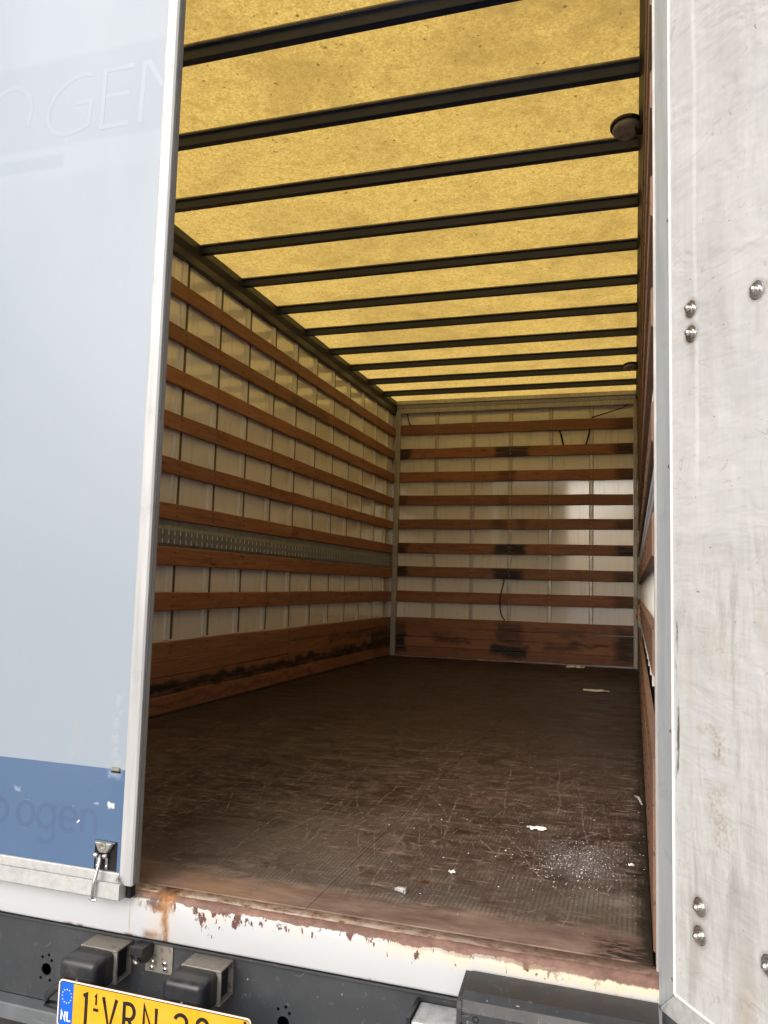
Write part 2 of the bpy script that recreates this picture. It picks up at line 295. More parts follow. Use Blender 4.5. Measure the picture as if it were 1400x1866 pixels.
def m_floor():
    g = G('worn_floor_board'); p = g.pos(); w = g.wob(p, .10, 5, 5); xy = g.xyz(p); y = xy[1]
    n = g.noise(p, 2.3, 6, .68, .5); m = g.noise(p, 7.5, 6, .72, .4, stretch=(.75, 1.3, 1)); st = g.noise(p, 17, 5, .72, .2, stretch=(.5, 1.7, 1)); st2 = g.noise(p, 26, 3, .6, .3, stretch=(.34, 2.4, 1))
    c = g.ramp(n, [(.28, (.017, .0078, .0095)), (.52, (.029, .0138, .0155)), (.75, (.055, .029, .030))])
    near = g.step(y, 3.0, .45)                                   # traffic wear is heaviest by the door
    c = g.mix(g.ma('MULTIPLY', g.step(m, .40, .68), g.ma('ADD', .08, g.ma('MULTIPLY', near, .72))), c, (.165, .122, .104))
    red = g.ma('MULTIPLY', g.box(w, (-.60, .85, 0), (.22, .40, 9), .2), g.step(n, .36, .56)); c = g.mix(g.ma('MULTIPLY', red, .6), c, (.085, .038, .034))
    c = g.mix(g.ma('MULTIPLY', g.step(st, .52, .72), g.ma('MULTIPLY', near, .8)), c, (.27, .215, .185))
    c = g.mix(g.ma('MULTIPLY', g.step(st2, .60, .70), g.ma('MULTIPLY', g.ma('MULTIPLY', near, g.step(n, .36, .52)), .9)), c, (.37, .30, .255))
    bs = g.noise(g.wob(p, .06, 9), 5.5, 6, .78, .6, stretch=(1.1, .8, 1)); c = g.mix(g.ma('MULTIPLY', g.ma('MULTIPLY', g.step(bs, .50, .68), g.box(w, (-.62, .80, 0), (.28, .50, 9), .35)), .75), c, (.235, .185, .16))
    c = g.mix(g.ma('MULTIPLY', g.box(w, (-.97, .50, 0), (.20, .22, 9), .25), g.step(m, .3, .65, .3, .85)), c, (.17, .140, .112))
    c = g.mix(g.ma('MULTIPLY', g.box(w, (-.12, .22, 0), (.10, .05, 9), .10), g.step(m, .3, .65, .2, .7)), c, (.19, .165, .14))
    # powder veil and a pale rubbed spot by the right wall
    pv = g.box(g.wob(p, .22, 9, 4), (-.17, .57, 0), (.02, .05, 9), .13); pn = g.step(g.noise(p, 170, 4, .8), .40, .62)
    c = g.mix(g.ma('MULTIPLY', g.ma('MULTIPLY', pv, pn), .85), c, (.60, .60, .66))
    c = g.mix(g.ma('MULTIPLY', g.box(g.wob(p, .15, 12), (-.09, .325, 0), (.05, .025, 9), .06), .6), c, (.44, .41, .37))
    dk = g.noise(p, 75, 3, .6); c = g.mix(g.ma('MULTIPLY', g.step(dk, .67, .73), near), c, (.45, .41, .36))
    # drag scratches: nearly straight lines, each with its own start and end
    def scr(per, width, slope, seed, freq, thr, bend=.03):
        u = g.ma('ADD', g.ma('ADD', xy[0], g.ma('MULTIPLY', y, slope)), g.ma('MULTIPLY', g.noise(g.vm('ADD', p, seed), 1.1, 2), bend*4))
        q = g.ma('DIVIDE', u, per); cell = g.ma('FLOOR', q); fr = g.ma('FRACT', q)
        wn = g.n('ShaderNodeTexWhiteNoise', noise_dimensions='1D'); g.put(wn.inputs['W'], g.ma('ADD', cell, seed[0]*3.7)); rr = wn.outputs[0]
        d = g.ma('ABSOLUTE', g.ma('SUBTRACT', fr, g.ma('ADD', .15, g.ma('MULTIPLY', rr, .7))))
        line = g.step(d, width/per*.4, width/per, 1, 0)
        cv = g.n('ShaderNodeCombineXYZ'); g.put(cv.inputs[0], g.ma('MULTIPLY', cell, 3.17)); g.put(cv.inputs[1], g.ma('MULTIPLY', y, freq)); g.put(cv.inputs[2], rr)
        on = g.step(g.noise(cv.outputs[0], 1.0, 2), thr, thr+.10)
        return g.ma('MULTIPLY', g.ma('MULTIPLY', line, on), g.step(g.noise(p, 45, 3), .40, .62, 0, 1))
    s = g.mx(scr(.085, .0030, .10, (3, 1, 0), 1.6, .46), scr(.060, .0020, -.16, (9, 4, 0), 2.2, .50, .06), scr(.11, .0034, .42, (1, 7, 0), 2.6, .53, .07), scr(.05, .0012, .03, (5, 2, 0), 1.3, .55, .02), scr(.13, .0032, -.55, (2, 2, 0), 2.4, .56, .07), scr(.035, .0015, .22, (7, 5, 0), 3.0, .55))
    c = g.mix(g.ma('MULTIPLY', s, g.ma('ADD', .10, g.ma('MULTIPLY', near, .60))), c, (.36, .295, .255))
    sc3 = g.noise(g.wob(p, .04, 14), 30, 5, .8, .5, stretch=(1.5, .7, 1)); c = g.mix(g.ma('MULTIPLY', g.ma('MULTIPLY', g.step(sc3, .53, .66), g.step(n, .36, .56, .15, 1)), g.ma('MULTIPLY', near, .6)), c, (.30, .24, .205))
    # greyed worn sheet before the sill, broken up by the mesh
    nr = g.ma('MULTIPLY', g.step(y, .62, .16), g.step(m, .34, .60, .15, .85)); c = g.mix(g.ma('MULTIPLY', nr, .8), c, (.150, .125, .105))
    # bare wood strip at the sill
    yb = g.xyz(g.wob(p, .16, 5, 6))[1]; bare = g.ma('MULTIPLY', g.step(yb, .165, .09), g.step(g.noise(p, 13, 5, .7), .30, .50, .55, 1)); bn = g.noise(p, 9, 6, .7, stretch=(.6, 1.7, 1))
    bc = g.ramp(bn, [(.3, (.112, .066, .055)), (.52, (.225, .148, .122)), (.72, (.34, .25, .20))])
    gold = g.ma('MULTIPLY', g.box(w, (-.95, .05, 0), (.12, .06, 9), .1), .5); bc = g.mix(gold, bc, (.36, .23, .115))
    rim = g.ma('MULTIPLY', g.box(g.vm('MULTIPLY', g.wob(p, .11, 6, 5), (0, 1, 0)), (0, .14, 0), (9, .012, 9), .02), .5)
    c = g.mix(g.ma('MULTIPLY', bare, .92), c, bc); c = g.mix(g.ma('MULTIPLY', rim, g.step(m, .4, .6)), c, (.36, .29, .21))
    # black grime down the right edge, split at the edge, knot holes
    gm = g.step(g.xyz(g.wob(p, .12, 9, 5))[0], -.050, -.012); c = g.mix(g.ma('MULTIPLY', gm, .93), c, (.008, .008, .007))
    c = g.mix(g.ma('MULTIPLY', g.box(g.wob(p, .12, 8), (-.09, 1.98, 0), (.09, .012, 9), .02), .9), c, (.006, .006, .006))
    kn = g.box(g.wob(p, .02, 20), (-.533, .269, 0), (.022, .014, 9), .012); c = g.mix(g.ma('MULTIPLY', kn, .6), c, (.16, .075, .035))
    c = g.mix(g.box(g.wob(p, .02, 20), (-.533, .269, 0), (.010, .006, 9), .005), c, (.03, .016, .010))
    c = g.mix(g.ma('MULTIPLY', g.box(g.wob(p, .05, 18), (-.05, .05, 0), (.06, .05, 9), .03), g.step(g.noise(p, 50, 4, .7, stretch=(.5, 2, 1)), .42, .55)), c, (.02, .018, .016))
    # anti-slip mesh, worn away in patches
    sx = g.ma('SINE', g.ma('MULTIPLY', xy[0], 2*math.pi/.011)); sy = g.ma('SINE', g.ma('MULTIPLY', xy[1], 2*math.pi/.011))
    me = g.ma('MULTIPLY', g.ma('MULTIPLY', g.mx(sx, sy), g.step(m, .40, .55)), g.ma('SUBTRACT', 1.0, bare)); c = g.mix(g.ma('MULTIPLY', g.ma('MULTIPLY', g.step(me, .1, .9), near), .50), c, (.028, .020, .017))
    nn = g.bump(me, .2, .0015); nn = g.bump(m, .12, .003, nn)
    return g.done(c, g.step(m, .35, .7, .42, .64), 0, nn, spec=.32)
M['floor'] = m_floor()

def m_sill():
    g = G('rusty_white_sill'); p = g.pos(); xy = g.xyz(p); x, y, z = xy[0], xy[1], xy[2]
    n = g.noise(p, 9, 5, .7); fr = g.noise(p, 45, 5, .75, stretch=(1, 1, .45)); ch = g.ma('ADD', g.ma('MULTIPLY', g.noise(p, 60, 5, .7, stretch=(1.1, 1, .55)), .62), g.ma('MULTIPLY', g.noise(p, 19, 3, .6), .38))
    c = g.mix(g.step(n, .5, .8, 0, .18), (.505, .525, .55), (.42, .43, .43))
    open_ = g.step(x, -1.19, -1.15)                              # only the doorway side is battered
    right = g.step(x, -.75, -.05)
    edge = g.ma('ADD', z, g.ma('MULTIPLY', g.ma('SUBTRACT', fr, .5), .055))
    lf = g.noise(p, 5, 4, .7, stretch=(1, 0, .3)); stain = g.ma('MULTIPLY', g.ma('MULTIPLY', g.step(edge, -.060, -.016), open_), g.step(g.ma('ADD', lf, g.ma('MULTIPLY', right, .18)), .42, .62)); c = g.mix(g.ma('MULTIPLY', stain, g.ma('ADD', .42, g.ma('MULTIPLY', right, .4))), c, (.70, .58, .36))
    thr = g.step(z, -.085, -.020, .68, .535)
    mid = g.mx(g.box(p, (-.93, 0, -.05), (.16, 9, .06), .14), g.ma('MULTIPLY', g.box(p, (-.55, 0, -.04), (.35, 9, .05), .2), .8), .3)
    chip = g.ma('MULTIPLY', g.ma('MULTIPLY', g.step(g.ma('SUBTRACT', ch, thr), .0, .02), open_), g.step(mid, .3, .5, .35, 1))
    c = g.mix(chip, c, (.115, .050, .036))
    rust = g.ramp(g.noise(p, 40, 5, .7, stretch=(.5, 1, 1)), [(.3, (.12, .062, .048)), (.55, (.20, .115, .088)), (.75, (.31, .18, .125))])
    e2 = g.ma('ADD', z, g.ma('ADD', g.ma('MULTIPLY', g.ma('SUBTRACT', fr, .5), .016), g.ma('MULTIPLY', g.ma('SUBTRACT', lf, .5), .030))); nose = g.ma('MULTIPLY', g.step(e2, -.0175, -.0145), open_)
    nose = g.mx(nose, g.ma('MULTIPLY', g.step(e2, -.025, -.019), g.ma('MULTIPLY', right, open_)))
    c = g.mix(nose, c, rust)
    flat = g.ma('MULTIPLY', g.step(y, -.0225, -.0205), open_); fl = g.ramp(g.noise(p, 55, 5, .75, stretch=(.55, 1, 1)), [(.36, (.22, .105, .07)), (.46, (.52, .37, .27)), (.56, (.72, .62, .53))])
    fl = g.mix(g.ma('MULTIPLY', right, .75), fl, rust); c = g.mix(flat, c, fl)
    # the strong rust run below the door edge
    q = g.wob(p, .02, 25, 4); run = g.mx(g.box(q, (-1.075, 0, -.055), (.008, 9, .05), .006), g.box(q, (-1.085, 0, -.016), (.028, 9, .022), .008), g.ma('MULTIPLY', g.box(q, (-1.10, 0, -.094), (.032, 9, .010), .01), .8))
    run = g.ma('MULTIPLY', run, g.step(fr, .30, .52, .25, 1)); c = g.mix(run, c, g.ramp(g.noise(p, 70, 4, .7), [(.35, (.12, .045, .022)), (.6, (.30, .115, .035)), (.75, (.42, .20, .07))]))
    halo = g.box(q, (-1.085, 0, -.06), (.03, 9, .05), .03); c = g.mix(g.ma('MULTIPLY', halo, .22), c, (.62, .42, .2))
    blk = g.ma('MULTIPLY', g.box(q, (-1.12, 0, -.018), (.028, 9, .010), .008), g.step(fr, .42, .55)); c = g.mix(blk, c, (.11, .07, .06))
    run2 = g.ma('MULTIPLY', g.box(p, (-1.155, 0, -.05), (.03, 9, .04), .02), g.step(g.noise(p, 70, 2, stretch=(1, 1, .03)), .58, .66)); c = g.mix(g.ma('MULTIPLY', run2, .6), c, (.40, .30, .20))
    # small rust blooms along the lower lip
    lip = g.ma('MULTIPLY', g.step(z, -.094, -.104), g.step(g.noise(p, 16, 4, .7, stretch=(1, 1, .5)), .58, .66)); c = g.mix(lip, c, (.17, .06, .035))
    h = g.ma('SUBTRACT', g.ma('MULTIPLY', n, .4), g.ma('ADD', g.ma('MULTIPLY', chip, .7), g.ma('MULTIPLY', nose, .5)))
    rr = g.ma('ADD', .38, g.ma('MULTIPLY', g.mx(nose, chip, flat), .35))
    return g.done(c, rr, 0, g.bump(h, .5, .003))
M['sill'] = m_sill()

def m_dark(name, base, scale=7):
    g = G(name); p = g.pos(); n = g.noise(p, scale, 6, .65); d = g.noise(p, 60, 4, .7); s = g.noise(p, 110, 2)
    c = g.mix(g.step(n, .4, .75, 0, .5), base, tuple(x*1.7 for x in base)); c = g.mix(g.step(d, .58, .74, 0, .35), c, (.14, .145, .15))
    c = g.mix(g.step(s, .735, .77, 0, .7), c, (.35, .35, .34))
    ln = g.step(g.ma('ABSOLUTE', g.ma('SUBTRACT', g.noise(p, 7, 2, .5, 1), .5)), 0, .004, 1, 0)
    c = g.mix(g.ma('MULTIPLY', ln, g.step(g.noise(p, 12, 2), .56, .62, 0, .5)), c, (.3, .3, .3))
    return g.done(c, g.step(n, .3, .7, .42, .6), 0, g.bump(d, .2, .001))
M['dark_paint'] = m_dark('dark_grey_paint', (.034, .038, .043))
M['grey_cover'] = m_dark('scuffed_grey_plastic', (.029, .031, .035), 10)
M['grey_paint'] = m_dark('mid_grey_paint', (.105, .115, .125))
M['worn'] = simple('worn_bare_metal', (.42, .44, .45), .45, .3, .5, 26)
M['galv'] = simple('galvanised_rail', (.24, .255, .285), .45, .25, .35, 18)
M['ground'] = simple('grey_paving', (.33, .325, .315), .85, 0, .25, 1.5)

# ------------------------------------------------------------------ mesh helpers
def obj(name, bm, mat, parent=None, smooth=False, recalc=True):
    me = bpy.data.meshes.new(name)
    if recalc: bmesh.ops.recalc_face_normals(bm, faces=bm.faces)
    bm.to_mesh(me); bm.free(); me.materials.append(M[mat] if isinstance(mat, str) else mat)
    if smooth:
        for p in me.polygons: p.use_smooth = True
    o = bpy.data.objects.new(name, me); COL.objects.link(o)
    if parent is not None: o.parent = parent
    return o

def box(bm, x0, x1, y0, y1, z0, z1, bev=0.0, seg=1):
    vs = [bm.verts.new((x, y, z)) for x in (x0, x1) for y in (y0, y1) for z in (z0, z1)]
    fs_ = [bm.faces.new([vs[i] for i in q]) for q in ((0, 1, 3, 2), (4, 6, 7, 5), (0, 4, 5, 1), (2, 3, 7, 6), (0, 2, 6, 4), (1, 5, 7, 3))]
    if bev > 0:
        ed = list({e for f in fs_ for e in f.edges})
        bmesh.ops.bevel(bm, geom=ed, offset=bev, segments=seg, affect='EDGES', profile=.5)
    return vs
def one_box(name, mat, parent, *a, **k):
    bm = bmesh.new(); box(bm, *a, **k); return obj(name, bm, mat, parent)

def sweep(bm, prof, t0, t1, n, place, jit=0.0, seed=0.0, cap=True):
    """sweep a closed 2-D profile (u, v) along t; place(u, v, t) gives the point"""
    rings = []
    for i in range(n+1):
        t = t0+(t1-t0)*i/n
        a = jit*mnoise.noise((t*2.3+seed*7.1, seed, .3)); b = jit*mnoise.noise((t*6.1+seed*3.3, seed, 4.3))*.6; k = len(prof)
        ring = []
        for (u, v, s) in prof:                                    # s: which edge the jitter moves
            ring.append(bm.verts.new(place(u, v+(a if s > 0 else b)*(1 if s else 0), t)))
        rings.append(ring)
    for r0, r1 in zip(rings, rings[1:]):
        for j in range(len(prof)):
            k = (j+1) % len(prof); bm.faces.new((r0[j], r0[k], r1[k], r1[j]))
    if cap: bm.faces.new(rings[0][::-1]); bm.faces.new(rings[-1])

def tube(bm, pts, r, n=8, cap=True):
    pts = [Vector(p) for p in pts]; rings = []
    for i, p in enumerate(pts):
        d = (pts[min(i+1, len(pts)-1)]-pts[max(i-1, 0)]).normalized()
        a = d.cross(Vector((0.31, .2, .93))).normalized() if abs(d.dot(Vector((.31, .2, .93)))) < .95 else d.cross(Vector((1, 0, 0))).normalized()
        b = d.cross(a)
        rr = r[i] if isinstance(r, (list, tuple)) else r
        rings.append([bm.verts.new(p+(a*math.cos(2*math.pi*k/n)+b*math.sin(2*math.pi*k/n))*rr) for k in range(n)])
    for r0, r1 in zip(rings, rings[1:]):
        for k in range(n): bm.faces.new((r0[k], r0[(k+1) % n], r1[(k+1) % n], r1[k]))
    if cap: bm.faces.new(rings[0][::-1]); bm.faces.new(rings[-1])

def lathe(bm, c, ax, prof, n=20):
    """revolve (r, h) profile about axis ax through c"""
    c = Vector(c); ax = Vector(ax).normalized(); a = ax.orthogonal().normalized(); b = ax.cross(a); rings = []
    for r, h in prof: rings.append([bm.verts.new(c+ax*h+(a*math.cos(2*math.pi*k/n)+b*math.sin(2*math.pi*k/n))*max(r, 1e-4)) for k in range(n)])
    for r0, r1 in zip(rings, rings[1:]):
        for k in range(n): bm.faces.new((r0[k], r0[(k+1) % n], r1[(k+1) % n], r1[k]))
    bm.faces.new(rings[0][::-1]); bm.faces.new(rings[-1])

_rk = [0]
def ribbon(bm, pts, w, place, th=.0006, closed=False):
    """flat stroke of width w following 2-D points; place(u, v, d) maps to 3-D, d is height off the surface"""
    if len(pts) > 3 and (Vector(pts[0])-Vector(pts[-1])).length < 1e-6: pts = pts[:-1]; closed = True
    _rk[0] = (_rk[0]+1) % 4; th += .00006*_rk[0]
    P = [Vector(p) for p in pts]; n = len(P); L, R = [], []
    for i in range(n):
        if closed: a, b = P[i]-P[i-1], P[(i+1) % n]-P[i]
        else: a = P[i]-P[i-1] if i else P[1]-P[0]; b = P[i+1]-P[i] if i < n-1 else P[-1]-P[-2]
        a, b = a.normalized(), b.normalized(); na, nb = Vector((-a.y, a.x)), Vector((-b.y, b.x)); m = (na+nb)
        m = m.normalized() if m.length > 1e-4 else na
        k = w/2/max(.45, m.dot(na)); L.append(P[i]+m*k); R.append(P[i]-m*k)
    lv = [(bm.verts.new(place(*q, th)), bm.verts.new(place(*q, 0))) for q in L]; rv = [(bm.verts.new(place(*q, th)), bm.verts.new(place(*q, 0))) for q in R]
    for i in range(n if closed else n-1):
        j = (i+1) % n
        bm.faces.new((lv[i][0], lv[j][0], rv[j][0], rv[i][0])); bm.faces.new((lv[i][0], lv[i][1], lv[j][1], lv[j][0])); bm.faces.new((rv[i][1], rv[i][0], rv[j][0], rv[j][1]))
def arc(cx, cy, rx, ry, a0, a1, n=20): return [(cx+rx*math.cos(rad(a0+(a1-a0)*i/n)), cy+ry*math.sin(rad(a0+(a1-a0)*i/n))) for i in range(n+1)]

def plate_with_holes(name, outer, holes, th, mat, parent, place):
    """flat sheet with real holes: outer polygon and hole polygons in 2-D"""
    cu = bpy.data.curves.new(name, 'CURVE'); cu.dimensions = '2D'; cu.fill_mode = 'BOTH'; cu.extrude = th/2
    for poly in [outer]+holes:
        s = cu.splines.new('POLY'); s.points.add(len(poly)-1); s.use_cyclic_u = True
        for p, (u, v) in zip(s.points, poly): p.co = (u, v, 0, 1)
    tmp = bpy.data.objects.new(name+'_tmp', cu); COL.objects.link(tmp)
    me = bpy.data.meshes.new_from_object(tmp.evaluated_get(bpy.context.evaluated_depsgraph_get()))
    bpy.data.objects.remove(tmp); bpy.data.curves.remove(cu)
    for v in me.vertices: v.co = place(v.co.x, v.co.y, v.co.z)
    me.materials.clear(); me.materials.append(M[mat]); me.name = name
    o = bpy.data.objects.new(name, me); COL.objects.link(o); o.parent = parent
    return o

def empty(name, loc, parent=None):
    o = bpy.data.objects.new(name, None); COL.objects.link(o); o.location = loc; o.empty_display_size = .1
    if parent is not None: o.parent = parent
    return o
def tag(o, label, cat, group=None):
    o['label'] = label; o['category'] = cat
    if group: o['group'] = group

# ------------------------------------------------------------------ setting
bm = bmesh.new(); s = 900
bm.faces.new([bm.verts.new(v) for v in ((-s, -s, -1.12), (s, -s, -1.12), (s, s, -1.12), (-s, s, -1.12))])
g_ = obj('ground', bm, 'ground'); g_['kind'] = 'structure'

# ------------------------------------------------------------------ the truck
W, H, L = 2.45, 2.646, 6.194
truck = empty('box_truck', (0, 0, 0))
tag(truck, 'white box truck seen through its open rear door into the empty plank-lined cargo body', 'truck')
LX, RX, FY = -W, 0.0, L              # faces of the planks: left wall, right wall, front wall
YR = .035                            # walls start here (rear)

# roof: translucent sheet and cross bars
bm = bmesh.new()
nx, ny = 6, 12
grid = [[bm.verts.new((LX-.05+(W+.1)*i/nx, -.03+(L+.10)*j/ny, 2.672+.0015*mnoise.noise((i*.9, j*.7, 0)))) for i in range(nx+1)] for j in range(ny+1)]
for j in range(ny):
    for i in range(nx): bm.faces.new((grid[j][i], grid[j][i+1], grid[j+1][i+1], grid[j+1][i]))
roof = obj('roof', bm, 'roof', truck, smooth=True); roof['label'] = 'translucent yellow glass-fibre roof sheet'
bars_y = [.146, .658, 1.157, 1.669, 2.191, 2.705, 3.225, 3.728, 4.248, 4.740, 5.236, 5.722]
bm = bmesh.new()
prof = [(-.024, 2.669), (-.024, 2.660), (-.0175, 2.656), (-.0165, 2.620), (.0165, 2.620), (.0175, 2.656), (.024, 2.660), (.024, 2.669)]
sweep(bm, [(u, v, 0) for u, v in prof], LX+.004, RX-.004, 1, lambda u, v, t: (t, u, v))
bar0 = obj('roof_bar', bm, 'bar', roof); bar0.location = (0, bars_y[0], 0)
for y in bars_y[1:]:
    c = bar0.copy(); COL.objects.link(c); c.location = (0, y, 0); c.parent = roof

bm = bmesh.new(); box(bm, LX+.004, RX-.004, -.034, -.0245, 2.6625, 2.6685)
b0 = obj('pale_bead', bm, 'lit_fringe', roof); b0.location = (0, bars_y[0], 0)  # pale strip added; its colour paints the lit fringe along each bar
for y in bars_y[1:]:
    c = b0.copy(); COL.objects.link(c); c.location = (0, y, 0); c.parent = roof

def plank_profile(v0, v1, depth, ch=.004):
    """profile (u = out of the wall, v = height)"""
    return [(0, v0, -1), (depth-ch, v0, -1), (depth, v0+ch, -1), (depth, v1-ch, 1), (depth-ch, v1, 1), (0, v1, 1)]

SZ = [(2.296, 2.386), (2.047, 2.138), (1.805, 1.896), (1.552, 1.644), (1.306, 1.394), (1.057, 1.147), (.805, .903), (.559, .659)]
BZ = [(.2985, .395), (.2035, .2965), (.109, .2015), (.012, .107)]
ribs_y = [2.09+.39*k for k in range(-5, 11)]

def side_wall(face, sgn, mat):
    """sgn = +1: planks face +X (left wall); -1: face -X (right wall)"""
    X = lambda u: face-sgn*u                                       # u = depth behind the plank face
    bm = bmesh.new(); a, b = sorted((X(.035), X(.065))); box(bm, a, b, YR, FY+.06, -.02, 2.668)
    wall = obj('side_wall', bm, 'wall', truck)
    # hat-section ribs with a dark sealant line on the far side
    bm = bmesh.new(); pr = [(-.034, .0345), (-.027, .0335), (-.021, .0250), (.021, .0250), (.027, .0335), (.034, .0345), (.034, .0355), (-.034, .0355)]
    vs = []
    for z in (.40, 2.54): vs.append([bm.verts.new((X(d), t, z)) for t, d in pr])
    for j in range(len(pr)): k = (j+1) % len(pr); bm.faces.new((vs[0][j], vs[0][k], vs[1][k], vs[1][j]))
    bm.faces.new(vs[0]); bm.faces.new(vs[1])
    r0 = obj('rib', bm, 'rib', wall)
    bm = bmesh.new(); a, b = sorted((X(.0335), X(.036))); box(bm, a, b, .036, .060, .40, 2.54)
    s0 = obj('seal_strip', bm, 'seal', wall)
    for i, y in enumerate(ribs_y):
        for src in (r0, s0):
            if i == 0: src.location.y = y; continue
            c = src.copy(); COL.objects.link(c); c.parent = wall; c.location.y = y
    # planks in two lengths butted on a rib
    n = 0
    cut = 3.65
    for zi, (z0, z1) in enumerate(SZ+BZ):
        for (ya, yb) in ((YR+.01, cut-.002), (cut+.002, FY-.012)):
            n += 1; bm = bmesh.new(); seed = n*1.7+(5 if sgn < 0 else 0)
            if sgn < 0 and zi == 7 and ya < 1: yb = 3.2              # the broken plank on the right wall
            dz = .002*math.sin(n*2.1)
            warp = .004*mnoise.noise((seed, 1, 2))
            def place(u, v, t, ya=ya, yb=yb, warp=warp, dz=dz): return (X(.0180-u)+sgn*(warp*math.sin(math.pi*(t-ya)/(yb-ya))), t, v+dz)
            sweep(bm, plank_profile(z0, z1, .018), ya, yb, 26, place, .0055, seed)
            obj('plank', bm, mat, wall)
    # lashing rail with two rows of slots
    bm = bmesh.new(); zr = [.909, .925, .951, .972, .998, 1.020]
    ys = [YR+.02]; y = YR+.05
    while y < FY-.06: ys += [y, y+.017]; y += .0585
    ys.append(FY-.02)
    gv = [[bm.verts.new((X(.004 if 0 < j < 5 else .012), yy, z)) for j, z in enumerate(zr)] for yy in ys]
    for i in range(len(ys)-1):
        for j in range(5):
            if i % 2 == 1 and j in (1, 3): continue
            bm.faces.new((gv[i][j], gv[i+1][j], gv[i+1][j+1], gv[i][j+1]))
    ex = bmesh.ops.extrude_face_region(bm, geom=bm.faces[:]); bmesh.ops.translate(bm, verts=[v for v in ex['geom'] if isinstance(v, bmesh.types.BMVert)], vec=(-sgn*.003, 0, 0))
    rail = obj('lashing_rail', bm, 'galv', wall)
    a, b = sorted((X(.0085), X(.013))); one_box('rail_backing', 'white_film', wall, a, b, YR+.02, FY-.02, .921, 1.003)
    a, b = sorted((X(.0130), X(.030))); one_box('rail_channel', 'galv', wall, a, b, YR+.02, FY-.02, .9045, 1.054)
    # dark rail where roof and wall meet
    bm = bmesh.new(); o = .014
    pr = [(.034, 2.535), (.006, 2.535), (.002, 2.541), (.002, 2.585), (-o, 2.628), (-o, 2.6705), (.034, 2.6705)]
    sweep(bm, [(u, v, 0) for u, v in pr], YR, FY+.03, 1, lambda u, v, t: (X(u), t, v))
    obj('top_rail', bm, 'rail_dark', wall)
    # screw heads on the planks
    bm = bmesh.new()
    for z0, z1 in SZ+BZ:
        for y in ribs_y:
            if y < .2: continue
            for dz in (.28, .72):
                zz = z0+(z1-z0)*dz+random.uniform(-.005, .005); yy = y+random.uniform(-.006, .006)
                lathe(bm, (X(.0015), yy, zz), (sgn, 0, 0), [(.0055, 0), (.0055, .002), (.003, .003)], 6)
    sh = obj('screw_heads', bm, 'chassis', wall); sh['kind'] = 'stuff'
    return wall
lw = side_wall(LX, 1, 'wood_side'); rw = side_wall(RX, -1, 'wood_right')
# splintered end of the broken plank
bm = bmesh.new()
for k in range(7):
    z = .565+.013*k; ln = random.uniform(.03, .22)
    tube(bm, [(-.010, 3.19, z), (-.012-random.uniform(0, .01), 3.2+ln*.6, z+random.uniform(-.006, .01)), (-.014, 3.2+ln, z+random.uniform(-.01, .025))], [.008, .006, .001], 5)
obj('splinters', bm, 'wood_right', rw)

# front wall
bm = bmesh.new(); box(bm, LX-.034, RX+.034, FY+.035, FY+.065, -.02, 2.668); front = obj('front_wall', bm, 'wall', truck)
bm = bmesh.new(); pr = [(-.022, .0345), (-.017, .0335), (-.013, .0185), (.013, .0185), (.017, .0335), (.022, .0345), (.022, .0355), (-.022, .0355)]
vs = []
for z in (.40, 2.54): vs.append([bm.verts.new((t, FY+d, z)) for t, d in pr])
for j in range(len(pr)): k = (j+1) % len(pr); bm.faces.new((vs[0][j], vs[0][k], vs[1][k], vs[1][j]))
bm.faces.new(vs[0]); bm.faces.new(vs[1]); r0 = obj('rib', bm, 'rib_front', front)
fr_x = [-2.005, -1.615, -1.229, -.828, -.434]
for i, x in enumerate(fr_x):
    if i == 0: r0.location.x = x; continue
    c = r0.copy(); COL.objects.link(c); c.parent = front; c.location.x = x
FZ = [(2.310, 2.418), (2.058, 2.163), (1.808, 1.914), (1.562, 1.665), (1.316, 1.420), (1.064, 1.168), (.816, .924), (.562, .676)]
for n, (z0, z1) in enumerate(FZ+[(.302, .402), (.205, .300), (.108, .203), (.012, .106)]):
    bm = bmesh.new()
    sweep(bm, plank_profile(z0, z1, .018), LX+.058, RX-.042, 30, lambda u, v, t: (t, FY+.018-u, v+.004*math.sin(n*1.9)*(t+1.2)/1.2), .010 if n == 0 else .0055, n*2.3)
    obj('plank', bm, 'wood_front', front)
for x0, x1 in ((LX+.002, LX+.054), (RX-.038, RX-.003)):
    bm = bmesh.new(); box(bm, x0, x1, FY-.022, FY+.034, 0.004, 2.56, .004); obj('corner_post', bm, 'post', front)
bm = bmesh.new()
for x0, dx in ((LX+.028, .5), (RX-.020, .5)):
    for k in range(19): lathe(bm, (x0, FY-.0215, .15+k*.128), (0, -1, 0), [(.006, 0), (.006, .002), (.003, .003)], 7)
for x in fr_x:
    for z0, z1 in FZ:
        for dz in (.3, .7): lathe(bm, (x+random.uniform(-.006, .006), FY+.001, z0+(z1-z0)*dz), (0, -1, 0), [(.006, 0), (.006, .002), (.003, .003)], 6)
o = obj('screw_heads', bm, 'dull_steel', front); o['kind'] = 'stuff'
bm = bmesh.new(); pr = [(.034, 2.540), (-.012, 2.540), (-.016, 2.546), (-.016, 2.590), (-.022, 2.594), (-.030, 2.625), (-.048, 2.632), (-.048, 2.6705), (.034, 2.6705)]
sweep(bm, [(u, v, 0) for u, v in pr], LX+.0145, RX-.0145, 1, lambda u, v, t: (t, FY+u, v)); obj('header_rail', bm, 'post', front)

